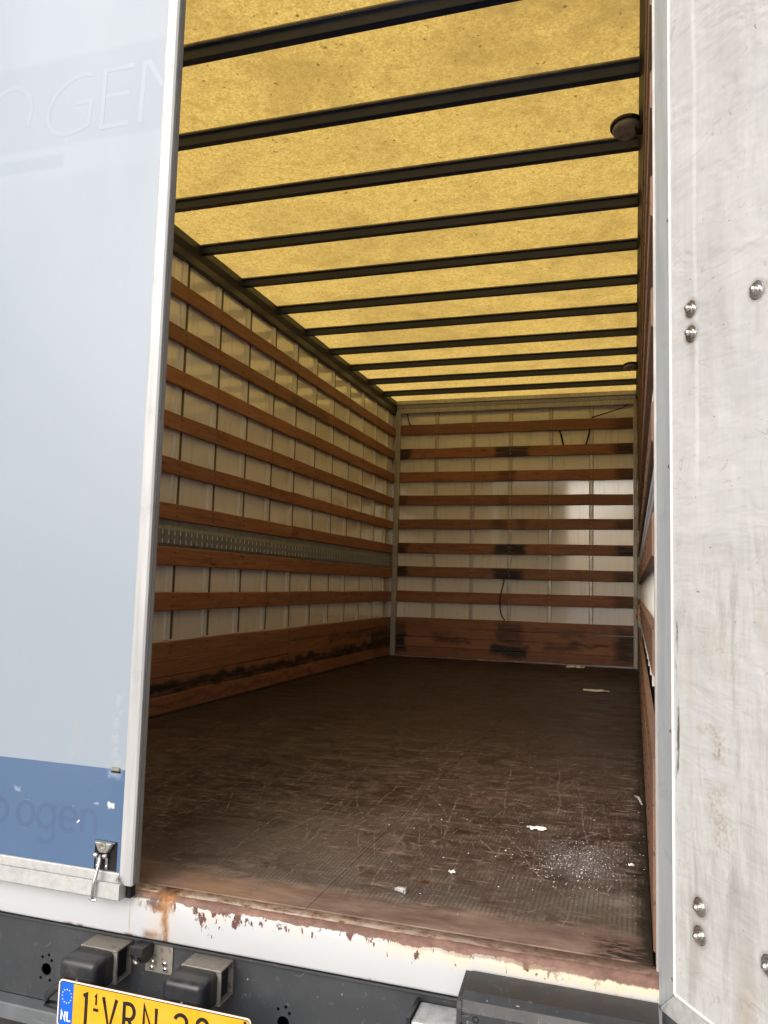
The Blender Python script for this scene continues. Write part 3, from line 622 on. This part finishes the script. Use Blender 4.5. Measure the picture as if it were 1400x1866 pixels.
# cargo floor: plywood sheets with open seams
bm = bmesh.new(); box(bm, LX-.03, RX+.03, .0135, FY+.03, -.09, -.022); floor = obj('cargo_floor', bm, 'chassis', truck)
for (x0, x1) in ((LX+.001, -.7448), (-.7440, RX-.001)):
    for (y0, y1) in ((.014, 2.0192), (2.0200, 4.1000), (4.1008, FY-.004)):
        bm = bmesh.new(); box(bm, x0, x1, y0, y1, -.021, 0.0, .0006); obj('floor_panel', bm, 'floor', floor)
one_box('floor_skirting', 'chassis', floor, LX+.0005, LX+.010, .04, FY-.02, .0005, .0115)
# pale sealant crumbs along the foot of the front wall
bm = bmesh.new()
x = -2.3
while x < -.15:
    l = random.uniform(.03, .16)
    if random.random() < .62:
        tube(bm, [(x, FY-.012, .004), (x+l*.5, FY-.016+random.uniform(-.008, .008), .007), (x+l, FY-.012, .004)], [.003, random.uniform(.004, .008), .002], 5)
    x += l+random.uniform(.0, .05)
o = obj('pale_bead', bm, 'trim_low', floor)

# rear sill beam: chipped paint over steel
bm = bmesh.new(); pr = [(0.013, -.0022), (-.019, -.0040), (-.024, -.0035), (-.030, -.0055), (-.036, -.011), (-.0395, -.020), (-.0400, -.030), (-.0400, -.098), (-.0380, -.103), (-.033, -.105), (-.020, -.105), (-.020, -.088), (0.013, -.088)]
N = 220; rings = []
for i in range(N+1):
    x = -2.50+2.52*i/N; d = mnoise.noise((x*9, 0, 0))*.0022+mnoise.noise((x*31, 2, 0))*.0011
    k = 1.0 if x > -1.17 else .25
    rings.append([bm.verts.new((x, y-(d*k if -.0405 < y < -.018 and z > -.035 else 0), z+(d*k*.9 if -.0405 < y < -.018 and z > -.035 else 0))) for y, z in pr])
for a, b in zip(rings, rings[1:]):
    for j in range(len(pr)): k = (j+1) % len(pr); bm.faces.new((a[j], a[k], b[k], b[j]))
bm.faces.new(rings[0]); bm.faces.new(rings[-1]); obj('rear_sill', bm, 'sill', truck, smooth=True)

# portal frame round the doorway (mostly behind the doors)
portal = one_box('portal_post', 'post', truck, RX+.004, RX+.10, -.012, YR-.002, -.0015, 2.74)
one_box('portal_post', 'post', truck, LX-.10, LX-.004, -.012, YR-.002, -.0015, 2.74)
one_box('portal_header', 'post', truck, LX-.0035, RX+.0035, -.012, YR-.004, 2.68, 2.74)

# rear cross member below the sill, with its groups of round holes
circ = lambda cx, cy, r, n=18: [(cx+r*math.cos(2*math.pi*k/n), cy+r*math.sin(2*math.pi*k/n)) for k in range(n)]
holes = []
for hx, hz in ((-1.413, -.228), (-.777, -.236)):
    holes.append(circ(hx, hz, .0145)); holes += [circ(hx+a, hz+b, .0040, 10) for a, b in ((-.013, .027), (.005, .034), (.014, .022), (-.015, -.022), (.012, -.024))]
cross = plate_with_holes('rear_cross_member', [(-2.45, -.300), (.10, -.300), (.10, -.108), (-2.45, -.108)], holes, .004, 'dark_paint', truck, lambda u, v, d: (u, -.018-d, v))
one_box('member_cavity', 'void', cross, -2.44, .09, .05, .06, -.34, -.10)
one_box('member_lip', 'dark_paint', cross, -2.45, .10, -.030, -.0205, -.1175, -.1115, bev=.0015)
one_box('lower_flange', 'grey_paint', cross, -2.45, .10, -.060, -.0165, -.340, -.302, bev=.003)
one_box('member_underside', 'chassis', cross, -2.45, .10, -.04, .30, -.42, -.342)

# rubber bumper blocks on steel brackets
def bumper_block(xr):
    x0, x1 = xr-.100, xr
    bm = bmesh.new(); t = .0045
    box(bm, x0, x1, -.082, -.021, -.126, -.1215, .001); box(bm, x0, x1, -.082, -.021, -.196, -.1915, .001)
    box(bm, x0, x1, -.082, -.077, -.1912, -.1263); box(bm, x0, x1, -.026, -.0212, -.1912, -.1263)
    b = obj('bumper_bracket', bm, 'dull_steel', truck)
    one_box('bracket_shade', 'void', b, x0+.006, x1-.012, -.0765, -.0265, -.191, -.1268)  # near-black box painted as the shade inside the hollow bracket
    bm = bmesh.new(); vs = box(bm, x0-.006, x1-.008, -.150, -.0825, -.197, -.1235)
    bmesh.ops.subdivide_edges(bm, edges=bm.edges[:], cuts=1, use_grid_fill=True)
    bmesh.ops.bevel(bm, geom=[e for e in bm.edges if len(e.link_faces) == 2 and e.calc_face_angle(0) > .5 and not all(v.co.y > -.084 for v in e.verts)], offset=.015, segments=5, affect='EDGES', profile=.55)
    r = obj('rubber_buffer', bm, 'rubber', b, smooth=True)
    bm = bmesh.new(); lathe(bm, ((x0+x1)/2-.004, -.1496, -.165), (0, -1, 0), [(.003, 0), (.003, .001), (.001, .0015)], 8); obj('moulding_pip', bm, 'dull_steel', b)
    return b
bumper_block(-1.170); bumper_block(-.902)

# reversing camera on its plate between the blocks
cb = one_box('camera_bracket', 'dull_steel', truck, -1.132, -1.060, -.0235, -.0202, -.182, -.112)
bm = bmesh.new(); sweep(bm, [(-.024, -.113, 0), (-.072, -.112, 0), (-.074, -.128, 0), (-.060, -.148, 0), (-.042, -.150, 0), (-.024, -.136, 0)], -1.142, -1.110, 1, lambda u, v, t: (t, u, v))
obj('camera_hood', bm, 'rubber', cb)
bm = bmesh.new(); lathe(bm, (-1.128, -.068, -.140), (0, -1, -.25), [(.008, 0), (.008, .004), (.0055, .0045), (.005, .002)], 14); obj('camera_lens', bm, 'steel', cb)
bm = bmesh.new()
for x, z in ((-1.114, -.173), (-1.078, -.172), (-1.112, -.160), (-1.080, -.160)): lathe(bm, (x, -.0236, z), (0, -1, 0), [(.006, 0), (.006, .003), (.003, .004)], 8)
obj('bracket_bolts', bm, 'steel', cb)

# number plate on a bracket
PX0, PX1, PZ0, PZ1, PY_ = -1.264, -.788, -.264, -.163, -.156
np_ = None
def rrect(x0, x1, z0, z1, r, n=5):
    out = []
    for cx, cz, a in ((x1-r, z1-r, 0), (x0+r, z1-r, 90), (x0+r, z0+r, 180), (x1-r, z0+r, 270)):
        out += arc(cx, cz, r, r, a, a+90, n)
    return out
plate = plate_with_holes('number_plate', rrect(PX0, PX1, PZ0, PZ1, .010), [], .0016, 'plate_yellow', truck, lambda u, v, d: (u, PY_-d, v))
PP = lambda d0: (lambda u, v, d: (u, PY_-.0008-d0-d, v))
bm = bmesh.new(); ribbon(bm, rrect(PX0+.0012, PX1-.0012, PZ0+.0012, PZ1-.0012, .009), .0024, PP(0), .0012, True); obj('raised_rim', bm, 'plate_white', plate)
bm = bmesh.new(); ribbon(bm, rrect(PX0+.0042, PX1-.0042, PZ0+.0042, PZ1-.0042, .007), .0014, PP(0), .0004, True); obj('rim_line', bm, 'plate_black', plate)
plate_with_holes('country_band', [(PX0+.005, PZ0+.005), (PX0+.039, PZ0+.005), (PX0+.039, PZ1-.005), (PX0+.005, PZ1-.005)], [], .0004, 'plate_blue', plate, lambda u, v, d: (u, PY_-.0011-d, v))
bm = bmesh.new(); cx, cz = PX0+.0225, PZ1-.034
for k in range(12):
    a = 2*math.pi*k/12; sx, sz = cx+.0125*math.cos(a), cz+.0145*math.sin(a)
    pts = [(sx+(.0021 if i % 2 == 0 else .0009)*math.sin(i*math.pi/5), sz+(.0021 if i % 2 == 0 else .0009)*math.cos(i*math.pi/5)) for i in range(10)]
    bm.faces.new([bm.verts.new(PP(.0006)(*q, .0003)) for q in pts])
obj('ring_of_stars', bm, 'plate_star', plate)
bm = bmesh.new(); u0, v0, hh = PX0+.0105, PZ0+.016, .019
ribbon(bm, [(u0, v0), (u0, v0+hh), (u0+.010, v0), (u0+.010, v0+hh)], .0033, PP(.0006), .0003); ribbon(bm, [(u0+.0155, v0+hh), (u0+.0155, v0), (u0+.0245, v0)], .0033, PP(.0006), .0003)
obj('country_letters', bm, 'plate_white', plate)
bm = bmesh.new(); zt, zb = PZ1-.019, PZ0+.014; sw = .0075; h = zt-zb
def st(pts, w=sw): ribbon(bm, pts, w, PP(0), .0009)
x = PX0+.073; st([(x-.007, zt-.006), (x+.001, zt-.002), (x+.001, zb)]); 
x = PX0+.099; st([(x-.003, zt-.004), (x+.0005, zt), (x+.0005, zt-.020)], .0045); st([(x-.006, zb+h*.55), (x+.007, zb+h*.55)], .006)
x = PX0+.135; st([(x-.017, zt), (x, zb+.003), (x+.017, zt)])
x = PX0+.172; st([(x, zb), (x, zt)]); st([(x+.003, zt-.003)]+arc(x+.012, zt-.003-h*.235, .0135, h*.235, 90, -90, 10)+[(x+.003, zt-.003-h*.47)]); st([(x+.013, zt-.003-h*.47), (x+.027, zb)])
x = PX0+.222; st([(x, zb), (x, zt), (x+.030, zb), (x+.030, zt)])
st([(PX0+.266, zb+h*.45), (PX0+.279, zb+h*.45)], .006)
x = PX0+.312; st(arc(x, zt-.016, .0145, .0135, 165, -20, 12)+[(x-.013, zb+.004), (x+.016, zb+.004)])
x = PX0+.364; st(arc(x, zt-.0145, .0125, .0125, 0, 360, 18)); st(arc(x, zb+.0165, .0145, .0145, 0, 360, 18))
obj('plate_characters', bm, 'plate_black', plate)
bm = bmesh.new()
lathe(bm, (PX1-.014, PY_-.0008, PZ1-.010), (0, -1, 0), [(.0035, 0), (.0035, .001), (.0015, .0015)], 10); obj('plate_screw', bm, 'plate_black', plate)
pb = one_box('plate_bracket', 'chassis', plate, PX0-.002, PX1+.002, PY_+.0012, PY_+.006, PZ0-.01, PZ1-.012)
bm = bmesh.new(); box(bm, PX0+.02, PX0+.05, PY_+.0062, -.061, PZ0+.01, PZ0+.03); box(bm, PX1-.05, PX1-.02, PY_+.0062, -.061, PZ0+.01, PZ0+.03); obj('bracket_arms', bm, 'chassis', pb)
# bent handle of the bracket, left of the plate
bm = bmesh.new(); pts = [(-1.262, -.13, -.186), (-1.300, -.12, -.205), (-1.335, -.105, -.235), (-1.342, -.10, -.256), (-1.300, -.105, -.254), (-1.262, -.13, -.238)]
tube(bm, pts, .0085, 8); obj('bent_handle', bm, 'chassis', pb, smooth=True)
one_box('rusty_tab', 'sill', pb, -1.290, -1.258, -.115, -.105, -.283, -.20)

# grey step cover at the right and the worn plate beside it
bm = bmesh.new(); pr = [(-.0425, -.046), (-.048, -.042), (-.122, -.046), (-.138, -.056), (-.145, -.075), (-.145, -.33), (-.0425, -.33)]
sweep(bm, [(u, v, 0) for u, v in pr], -.365, .006, 1, lambda u, v, t: (t, u, v))
bmesh.ops.bevel(bm, geom=[e for e in bm.edges if all(v.co.x < -.36 for v in e.verts) and not all(v.co.y > -.05 for v in e.verts)], offset=.014, segments=3, affect='EDGES')
cov = obj('step_cover', bm, 'grey_cover', truck)
bm = bmesh.new()
for x, z, r in ((-.325, -.085, .0065), (-.205, -.085, .006), (-.352, -.100, .004), (-.336, -.106, .005), (-.318, -.112, .004), (-.10, -.10, .004), (-.35, -.078, .003), (-.262, -.100, .003)):
    lathe(bm, (x, -.1451, z), (0, -1, 0), [(r, -.004), (r, .0006), (r*.6, -.0002)], 9)
obj('cover_holes', bm, 'void', cov)['kind'] = 'stuff'
one_box('worn_step_plate', 'worn', truck, -.462, -.372, -.112, -.030, -.300, -.128, bev=.006, seg=2)
one_box('step_gasket', 'rubber', truck, -.470, -.463, -.114, -.030, -.300, -.122)

# ------------------------------------------------------------------ left door, closed
DY = -.065                                                         # its outer face
XR, ZB = -1.150, .020
door = one_box('rear_door', 'door_white', truck, -2.44, -1.185, DY+.0005, -.030, ZB+.022, 2.62)
door['label'] = 'closed white rear door with faded lettering and blue foot stripe'
st_ = one_box('blue_stripe', 'blue', door, -2.43, -1.1835, DY-.0006, DY+.004, .045, .279)
# edge profile: front lip, brushed side, inner seal ridge
bm = bmesh.new(); pr = [(-1.1850, DY+.0002), (-1.1845, DY-.0035), (-1.180, DY-.0045), (-1.1545, DY-.0045), (XR, DY-.001), (XR, DY+.004), (XR-.0015, DY+.006), (XR-.0015, DY+.015), (XR+.0005, DY+.017), (XR+.0005, -.0405), (XR-.006, -.0385), (XR-.006, -.030), (-1.1849, -.030)]
sweep(bm, [(u, v, 0) for u, v in pr], ZB, 2.62, 1, lambda u, v, t: (u, v, t)); et = obj('edge_trim', bm, 'trim', door)
bm = bmesh.new(); pr = [(XR+.0008, DY+.0065), (XR+.0014, -.0575), (XR-.0005, -.052), (XR+.0012, -.046), (XR+.0014, -.0405), (XR-.003, -.037), (XR-.003, -.0345), (XR-.004, DY+.0065)]
sweep(bm, [(u, v, 0) for u, v in pr], ZB+.001, 2.62, 1, lambda u, v, t: (u, v, t)); obj('edge_seal', bm, 'trim_edge', et)
bm = bmesh.new(); pr = [(DY+.0004, .0445), (DY-.004, .0445), (DY-.0055, .042), (DY-.0055, .022), (DY-.003, .020), (DY+.02, .020), (DY+.02, .0445)]
sweep(bm, [(u, v, 0) for u, v in pr], -2.43, -1.1853, 1, lambda u, v, t: (t, u, v)); obj('bottom_trim', bm, 'trim_low', door)
# ledge under the door
bm = bmesh.new(); pr = [(-.0415, .0195), (-.070, .0195), (-.082, .026), (-.086, .0235), (-.086, -.008), (-.083, -.011), (-.0415, -.011)]
sweep(bm, [(u, v, 0) for u, v in pr], -2.45, -1.172, 1, lambda u, v, t: (t, u, v)); led = obj('door_ledge', bm, 'trim_low', truck)
one_box('ledge_gap_shade', 'void', led, -1.1718, -1.1585, -.060, -.0405, -.011, .0185)  # near-black block painted as the shade in the gap beside the ledge
# broken stay hook at the corner
bm = bmesh.new(); tube(bm, [(-1.187, -.075, .036), (-1.182, -.078, .032), (-1.176, -.076, .026), (-1.170, -.074, .016)], .0022, 6); tube(bm, [(-1.189, -.074, .030), (-1.180, -.078, .040)], .002, 6); obj('corner_hook', bm, 'dull_steel', et)
# exposed tab above the stripe
bm = bmesh.new(); box(bm, -1.2235, -1.2005, DY-.006, DY+.001, .2755, .2835, .002); obj('worn_tab', bm, 'dull_steel', door)
bm = bmesh.new(); box(bm, -1.224, -1.199, DY-.0045, DY+.001, .2715, .2752, .001); obj('tab_slot', bm, 'void', door)
# over-centre latch at the foot
lt = one_box('latch_pocket', 'void', door, -1.2585, -1.1965, DY-.0016, DY+.004, .0465, .1125)
bm = bmesh.new()                                                   # wedge shaped cup
q = [(-1.257, .114), (-1.198, .113), (-1.215, .088), (-1.240, .087)]
f0 = [bm.verts.new((x, DY-.004, z)) for x, z in q]; f1 = [bm.verts.new((x*.8+(-1.228)*.2, DY-.014, z*.85+.100*.15)) for x, z in q]
bm.faces.new(f1); bm.faces.new(f0[::-1])
for i in range(4): j = (i+1) % 4; bm.faces.new((f0[i], f0[j], f1[j], f1[i]))
bmesh.ops.bevel(bm, geom=bm.edges[:], offset=.0015, segments=2, affect='EDGES'); 
o = obj('latch_cup', bm, 'steel', door)
bm = bmesh.new(); lathe(bm, (-1.228, DY-.0135, .1035), (0, -1, 0), [(.010, 0), (.009, .002), (.006, .0025), (.001, .0005)], 14); obj('latch_button', bm, 'dull_steel', door)
bm = bmesh.new()
for sx in (-1, 1):
    lathe(bm, (-1.2335+sx*.0125, DY-.012, .0815), (sx, 0, .15), [(.004, -.006), (.0062, -.003), (.0062, .003), (.004, .006)], 12)
    box(bm, -1.2335+sx*.0125-.0035, -1.2335+sx*.0125+.0035, DY-.007, DY-.0018, .0495, .0765, .001)
    lathe(bm, (-1.2335+sx*.0125, DY-.0068, .056), (0, -1, 0), [(.0032, 0), (.0032, .0015), (.0015, .002)], 8)
obj('latch_fork', bm, 'steel', door)
bm = bmesh.new(); tube(bm, [(-1.2335, DY-.012, .084), (-1.2335, DY-.018, .060), (-1.2340, DY-.026, .036), (-1.2350, DY-.030, .022), (-1.2365, DY-.031, -.002), (-1.2370, DY-.028, -.012)], [.0042, .0042, .0045, .0040, .0036, .003], 10)
obj('latch_rod', bm, 'steel', door, smooth=True)
bm = bmesh.new(); tube(bm, [(-1.248, -.090, -.0125), (-1.237, -.094, -.0145), (-1.228, -.091, -.013)], .003, 8); obj('latch_catch', bm, 'steel', door)
# faded lettering: pale strokes high on the door, darker ghosts in the stripe
GP = lambda u, v, d: (u, DY+.00045-d, v)
bm = bmesh.new(); 
def smooth(P):
    P = [Vector(q) for q in P]; out = []
    for i in range(len(P)-1):
        a, b, c, d = P[max(i-1, 0)], P[i], P[i+1], P[min(i+2, len(P)-1)]
        for k in range(4):
            t = k/4; out.append(tuple(.5*((2*b)+(c-a)*t+(2*a-5*b+4*c-d)*t*t+(3*b-a-3*c+d)*t**3)))
    return out+[tuple(P[-1])]
rb = lambda pts, w: ribbon(bm, smooth(pts[:-3])+pts[-3:] if len(pts) > 10 else smooth(pts) if len(pts) > 6 else pts, w, GP, .0001)
rb([(-1.716, 2.054), (-1.692, 2.068), (-1.662, 2.071), (-1.634, 2.062), (-1.613, 2.040), (-1.603, 2.012), (-1.604, 1.985), (-1.611, 1.957)], .012)
rb([(-1.404, 2.067), (-1.440, 2.070), (-1.475, 2.061), (-1.508, 2.041), (-1.532, 2.012), (-1.544, 1.980), (-1.540, 1.950), (-1.522, 1.924), (-1.494, 1.911), (-1.462, 1.912), (-1.430, 1.920), (-1.412, 1.930), (-1.405, 1.993), (-1.458, 1.993)], .0115)
rb([(-1.278, 2.069), (-1.366, 2.069), (-1.370, 1.912), (-1.288, 1.912)], .0125); rb([(-1.366, 1.997), (-1.290, 1.997)], .011)
rb([(-1.252, 1.909), (-1.245, 2.070), (-1.232, 2.070), (-1.188, 1.998)], .0125)
obj('faded_letters', bm, 'ghost_letter', door)
bm = bmesh.new(); GP2 = lambda u, v, d: (u, DY-.00055-d, v); rb2 = lambda pts, w=.011: ribbon(bm, pts, w, GP2, .0001)
for cx in (-1.545, -1.466, ): rb2(arc(cx, .150, .024, .027, 0, 360, 22))
rb2(arc(-1.405, .150, .024, .027, 0, 360, 22)); rb2([(-1.381, .178), (-1.381, .110)]+arc(-1.405, .108, .024, .020, 0, -150, 10))
rb2([(-1.3565, .1495), (-1.3235, .1495)]+arc(-1.340, .150, .023, .027, 15, 315, 20))
rb2([(-1.300, .124), (-1.300, .178)]); rb2([(-1.300, .160)]+arc(-1.281, .155, .019, .022, 150, 0, 8)+[(-1.262, .124)])
obj('faded_stripe_letters', bm, 'ghost_blue', door)

# ------------------------------------------------------------------ right door, swung open
dr = empty('open_door', (.007, -.045, 0), truck); dr.rotation_euler = (0, 0, rad(-90+34.7))
dr['label'] = 'open rear door showing its dented white inner sheet'
def dpart(name, bm, mat, smooth=False): return obj(name, bm, mat, dr, smooth)
Z0, Z1, WD, FW = -.053, 2.62, 1.22, .050
bm = bmesh.new()
gx, gz = 40, 90; xs = [FW+.001+(WD-2*FW-.002)*i/gx for i in range(gx+1)]; zs = [Z0+FW+.001+(Z1-Z0-2*FW-.002)*j/gz for j in range(gz+1)]
def shy(x, z):                                                     # real dents in the thin sheet
    e = min(1, (x-FW)/.05, (WD-FW-x)/.05, (z-Z0-FW)/.05, (Z1-FW-z)/.05)
    up = max(.25, min(1, (z-.7)/.4))
    return .0012+.0055*up*max(0, e)*mnoise.noise((x*7, 0, z*3.2))+.0026*max(0, e)*up*mnoise.noise((x*16, 3, z*9))
gv = [[bm.verts.new((x, -shy(x, z)-.0006, z)) for x in xs] for z in zs]
for j in range(gz):
    for i in range(gx): bm.faces.new((gv[j][i], gv[j][i+1], gv[j+1][i+1], gv[j+1][i]))
sheet = dpart('inner_sheet', bm, 'sheet', True)
bm = bmesh.new(); box(bm, .004, WD-.004, .006, .029, Z0+.004, Z1-.004); dpart('door_core', bm, 'door_white')
def profile(a0, a1, b0, b1):
    """mitred frame side between outer corners a0-a1 and inner corners b0-b1 (x, z)"""
    bm = bmesh.new(); lay = []
    for d, k in ((0.0, 0), (.030, 0)):
        lay.append([bm.verts.new((x, d, z)) for x, z in (a0, a1, b1, b0)])
    bm.faces.new(lay[0]); bm.faces.new(lay[1][::-1])
    for i in range(4): j = (i+1) % 4; bm.faces.new((lay[0][i], lay[0][j], lay[1][j], lay[1][i]))
    bmesh.ops.bevel(bm, geom=[e for e in bm.edges if all(v.co.y < .001 for v in e.verts)], offset=.0016, segments=2, affect='EDGES')
    return bm
o00, o10, o11, o01 = (0, Z0), (WD, Z0), (WD, Z1), (0, Z1); i00, i10, i11, i01 = (FW, Z0+FW), (WD-FW, Z0+FW), (WD-FW, Z1-FW), (FW, Z1-FW)
for a0, a1, b0, b1, mt in ((o00, o01, i00, i01, 'frame'), (o10, o11, i10, i11, 'frame'), (o00, o10, i00, i10, 'trim_low'), (o01, o11, i01, i11, 'frame')):
    dpart('frame_profile', profile(a0, a1, b0, b1), mt)
bm = bmesh.new(); box(bm, FW-.0015, FW+.0022, -.0045, .004, Z0+FW, Z1-FW, .0008); box(bm, FW+.0022, WD-FW, -.0045, .004, Z0+FW-.0015, Z0+FW+.0022, .0008); dpart('sheet_lip', bm, 'white_film')
bm = bmesh.new(); tube(bm, [(.020, -.0065, Z0+.012), (.036, -.007, Z0+.030)], .0012, 5); obj('mitre_scrape', bm, 'trim', dr)
bm = bmesh.new(); box(bm, -.010, .14, .008, .034, Z0-.03, Z0-.0005, .002); dpart('door_seal', bm, 'grey_paint')
# coach bolts with washers
def bolt(x, z):
    bm = bmesh.new(); y0 = -shy(x, z)-.0006
    lathe(bm, (x, y0, z), (0, -1, 0), [(.0165, -.004), (.0165, .0016), (.0150, .0022), (.0100, .0024), (.0095, .0060), (.0060, .0062), (.0055, .0120), (.0030, .0145)], 20)
    o = dpart('door_bolt', bm, 'steel', False); return o
for x, z in ((.113, 1.276), (.112, 1.228), (.281, 1.253), (.121, .179), (.120, .130), (.283, .152), (.60, 1.25), (.60, .15)): bolt(x, z)
bm = bmesh.new()
for z in (1.485, .981, .471, 2.0, .02): lathe(bm, (.042, 0, z), (0, -1, 0), [(.0035, 0), (.0032, .0014), (.0012, .002)], 8)
dpart('frame_rivets', bm, 'steel')
bm = bmesh.new()
for z in (1.49, 1.26, 1.04, .90, .66, .50, .44, .30): lathe(bm, (-.0005, .012, z), (-1, 0, 0), [(.004, 0), (.004, .003), (.002, .0045)], 7)
dpart('hinge_bolts', bm, 'trim')

# ------------------------------------------------------------------ round lamps under the right-hand top rail
def lamp(y):
    bm = bmesh.new(); c = (-.062, y, 2.612); lathe(bm, c, (.10, -.12, -1), [(.060, -.016), (.064, -.012), (.064, -.002), (.058, .001), (.056, .001)], 28)
    o = obj('interior_lamp', bm, 'rubber', roof)
    bm = bmesh.new(); lathe(bm, c, (.10, -.12, -1), [(.0555, .0005), (.0555, .016), (.050, .024), (.036, .029), (.012, .031)], 28); obj('lamp_lens', bm, 'lens', o, smooth=True)
    bm = bmesh.new(); box(bm, -.030, .0, y-.03, y+.03, 2.585, 2.626, .003); obj('lamp_bracket', bm, 'rubber', o)
lamp(1.475); lamp(5.067)

# ------------------------------------------------------------------ loose things
def cord(name, pts, r, label, group=None):
    bm = bmesh.new(); P = [Vector(p) for p in pts]; out = []
    for i in range(len(P)-1):
        p0, p1, p2, p3 = P[max(i-1, 0)], P[i], P[i+1], P[min(i+2, len(P)-1)]
        for k in range(6):
            t = k/6; out.append(.5*((2*p1)+(-p0+p2)*t+(2*p0-5*p1+4*p2-p3)*t*t+(-p0+3*p1-3*p2+p3)*t**3))
    out.append(P[-1]); tube(bm, out, r, 6); o = obj(name, bm, 'cord', None, True); tag(o, label, 'cord', group); return o
yf = FY-.006; G1 = 'black cords hanging on the front wall planks'
cord('hanging_cord', [(-1.295, yf, .845), (-1.275, yf-.01, .80), (-1.305, yf-.012, .66), (-1.312, yf-.012, .55), (-1.295, yf-.008, .46), (-1.262, yf, .405)], .006, 'thin black cord hanging down over the lowest planks in the middle of the front wall', G1)
cord('hanging_cord', [(-.742, yf, 2.310), (-.725, yf-.004, 2.26), (-.712, yf+.01, 2.20), (-.702, yf+.01, 2.155)], .009, 'short black cord below the top front plank, the one nearer the middle of the wall', G1)
cord('hanging_cord', [(-.448, yf, 2.315), (-.455, yf-.004, 2.27), (-.47, yf+.01, 2.21), (-.485, yf+.01, 2.155)], .009, 'short black cord below the top front plank, the one nearer the right wall', G1)
cord('hanging_cord', [(-.085, yf-.02, 2.545), (-.13, yf-.012, 2.515), (-.22, yf-.01, 2.485), (-.32, yf-.008, 2.455), (-.43, yf-.004, 2.425)], .006, 'thin black cord running slantwise from the top right corner to the top front plank', G1)
cord('hanging_cord', [(-2.325, yf, 2.545), (-2.315, yf, 2.50), (-2.30, yf-.004, 2.44), (-2.285, yf+.006, 2.41)], .006, 'thin black cord above the top front plank in the left corner', G1)

def scrap(name, c, sx, sy, label, lift=.012, mat='paper', rot=0.0, cat='paper scrap', group=None):
    bm = bmesh.new(); n = 6; rr = random.Random(hash(label) % 9973 if False else int(abs(c[0])*7919+c[1]*131))
    g0 = [[None]*(n+1) for _ in range(n+1)]
    for i in range(n+1):
        for j in range(n+1):
            u, v = i/n-.5, j/n-.5; k = 1+.35*mnoise.noise((u*4+c[0]*9, v*4, c[1]*5))
            x, y = u*sx*k, v*sy*k; z = .003+lift*abs(mnoise.noise((u*5+c[1], v*5, 3+c[0])))*1.6
            g0[i][j] = bm.verts.new((x*math.cos(rot)-y*math.sin(rot), x*math.sin(rot)+y*math.cos(rot), z))
    for i in range(n):
        for j in range(n):
            if (i in (0, n-1)) and (j in (0, n-1)) and rr.random() < .8: continue
            bm.faces.new((g0[i][j], g0[i+1][j], g0[i+1][j+1], g0[i][j+1]))
    ex = bmesh.ops.extrude_face_region(bm, geom=bm.faces[:]); bmesh.ops.translate(bm, verts=[v for v in ex['geom'] if isinstance(v, bmesh.types.BMVert)], vec=(0, 0, .0012))
    o = obj(name, bm, mat, None); o.location = (c[0], c[1], 0.0); tag(o, label, cat, group); return o
scrap('torn_paper', (-.322, .805), .060, .030, 'small white torn scrap on the floor just beyond the spilled white crumbs', .007)
scrap('flat_paper', (-.300, 4.30), .17, .10, 'pale flat scrap lying on the dark floor near the front wall', .010)
scrap('chip', (-.045, .575), .015, .010, 'tiny white chip on the floor close to the right wall', .008, cat='chip')
scrap('chip', (-.483, .345), .016, .009, 'tiny white chip on the floor between the plastic plug and the torn paper scrap', .006, cat='chip', rot=.4)
scrap('foil', (-.56, 5.95), .16, .10, 'crumpled pale wrapper against the foot of the front wall', .02, cat='wrapper')
# clear plastic plug near the sill
bm = bmesh.new(); tube(bm, [(-.586, .184, .005), (-.578, .182, .0065), (-.560, .177, .007)], [.003, .0060, .0070], 8); box(bm, -.560, -.556, .169, .185, .0005, .0145, .0015)
o = obj('plastic_plug', bm, 'trim', None); tag(o, 'small whitish plastic plug lying on the bare strip of floor near the sill', 'plug')
# splinter of wood by the right wall
bm = bmesh.new(); tube(bm, [(-.035, 1.30, .012), (-.022, 1.26, .016), (-.012, 1.215, .006)], [.002, .005, .003], 6); o = obj('wood_splinter', bm, 'trim_low', None); tag(o, 'pale wood splinter on the floor edge at the foot of the right wall', 'splinter')
# spilled crumbs: too many to count
bm = bmesh.new(); rr = random.Random(3)
def crumb(x, y, s):
    a = rr.uniform(0, 6.28); h = s*rr.uniform(.4, .8)
    vs = [bm.verts.new((x+s*math.cos(a+k*2.09)*rr.uniform(.6, 1.1), y+s*math.sin(a+k*2.09)*rr.uniform(.6, 1.1), .0003)) for k in range(3)]; t = bm.verts.new((x, y, h))
    for k in range(3): bm.faces.new((vs[k], vs[(k+1) % 3], t))
    bm.faces.new(vs[::-1])
for _ in range(1400):
    x = rr.gauss(-.185, .065); y = rr.gauss(.56, .11)
    if x < -.01 and y > .05: crumb(x, y, .0006+.0020*rr.random()**4)
for _ in range(150):
    x = rr.gauss(-.40, .20); y = rr.gauss(.75, .35)
    if -1.1 < x < -.01 and y > .08: crumb(x, y, .0010+.0028*rr.random()**5)
for _ in range(40):
    x = -.008-abs(rr.gauss(0, .02)); crumb(x, rr.uniform(.1, 2), .0008+.002*rr.random()**3)
o = obj('spilled_crumbs', bm, 'crumb', None); o['kind'] = 'stuff'; o['label'] = 'white plaster crumbs spilled on the worn floor by the right wall'
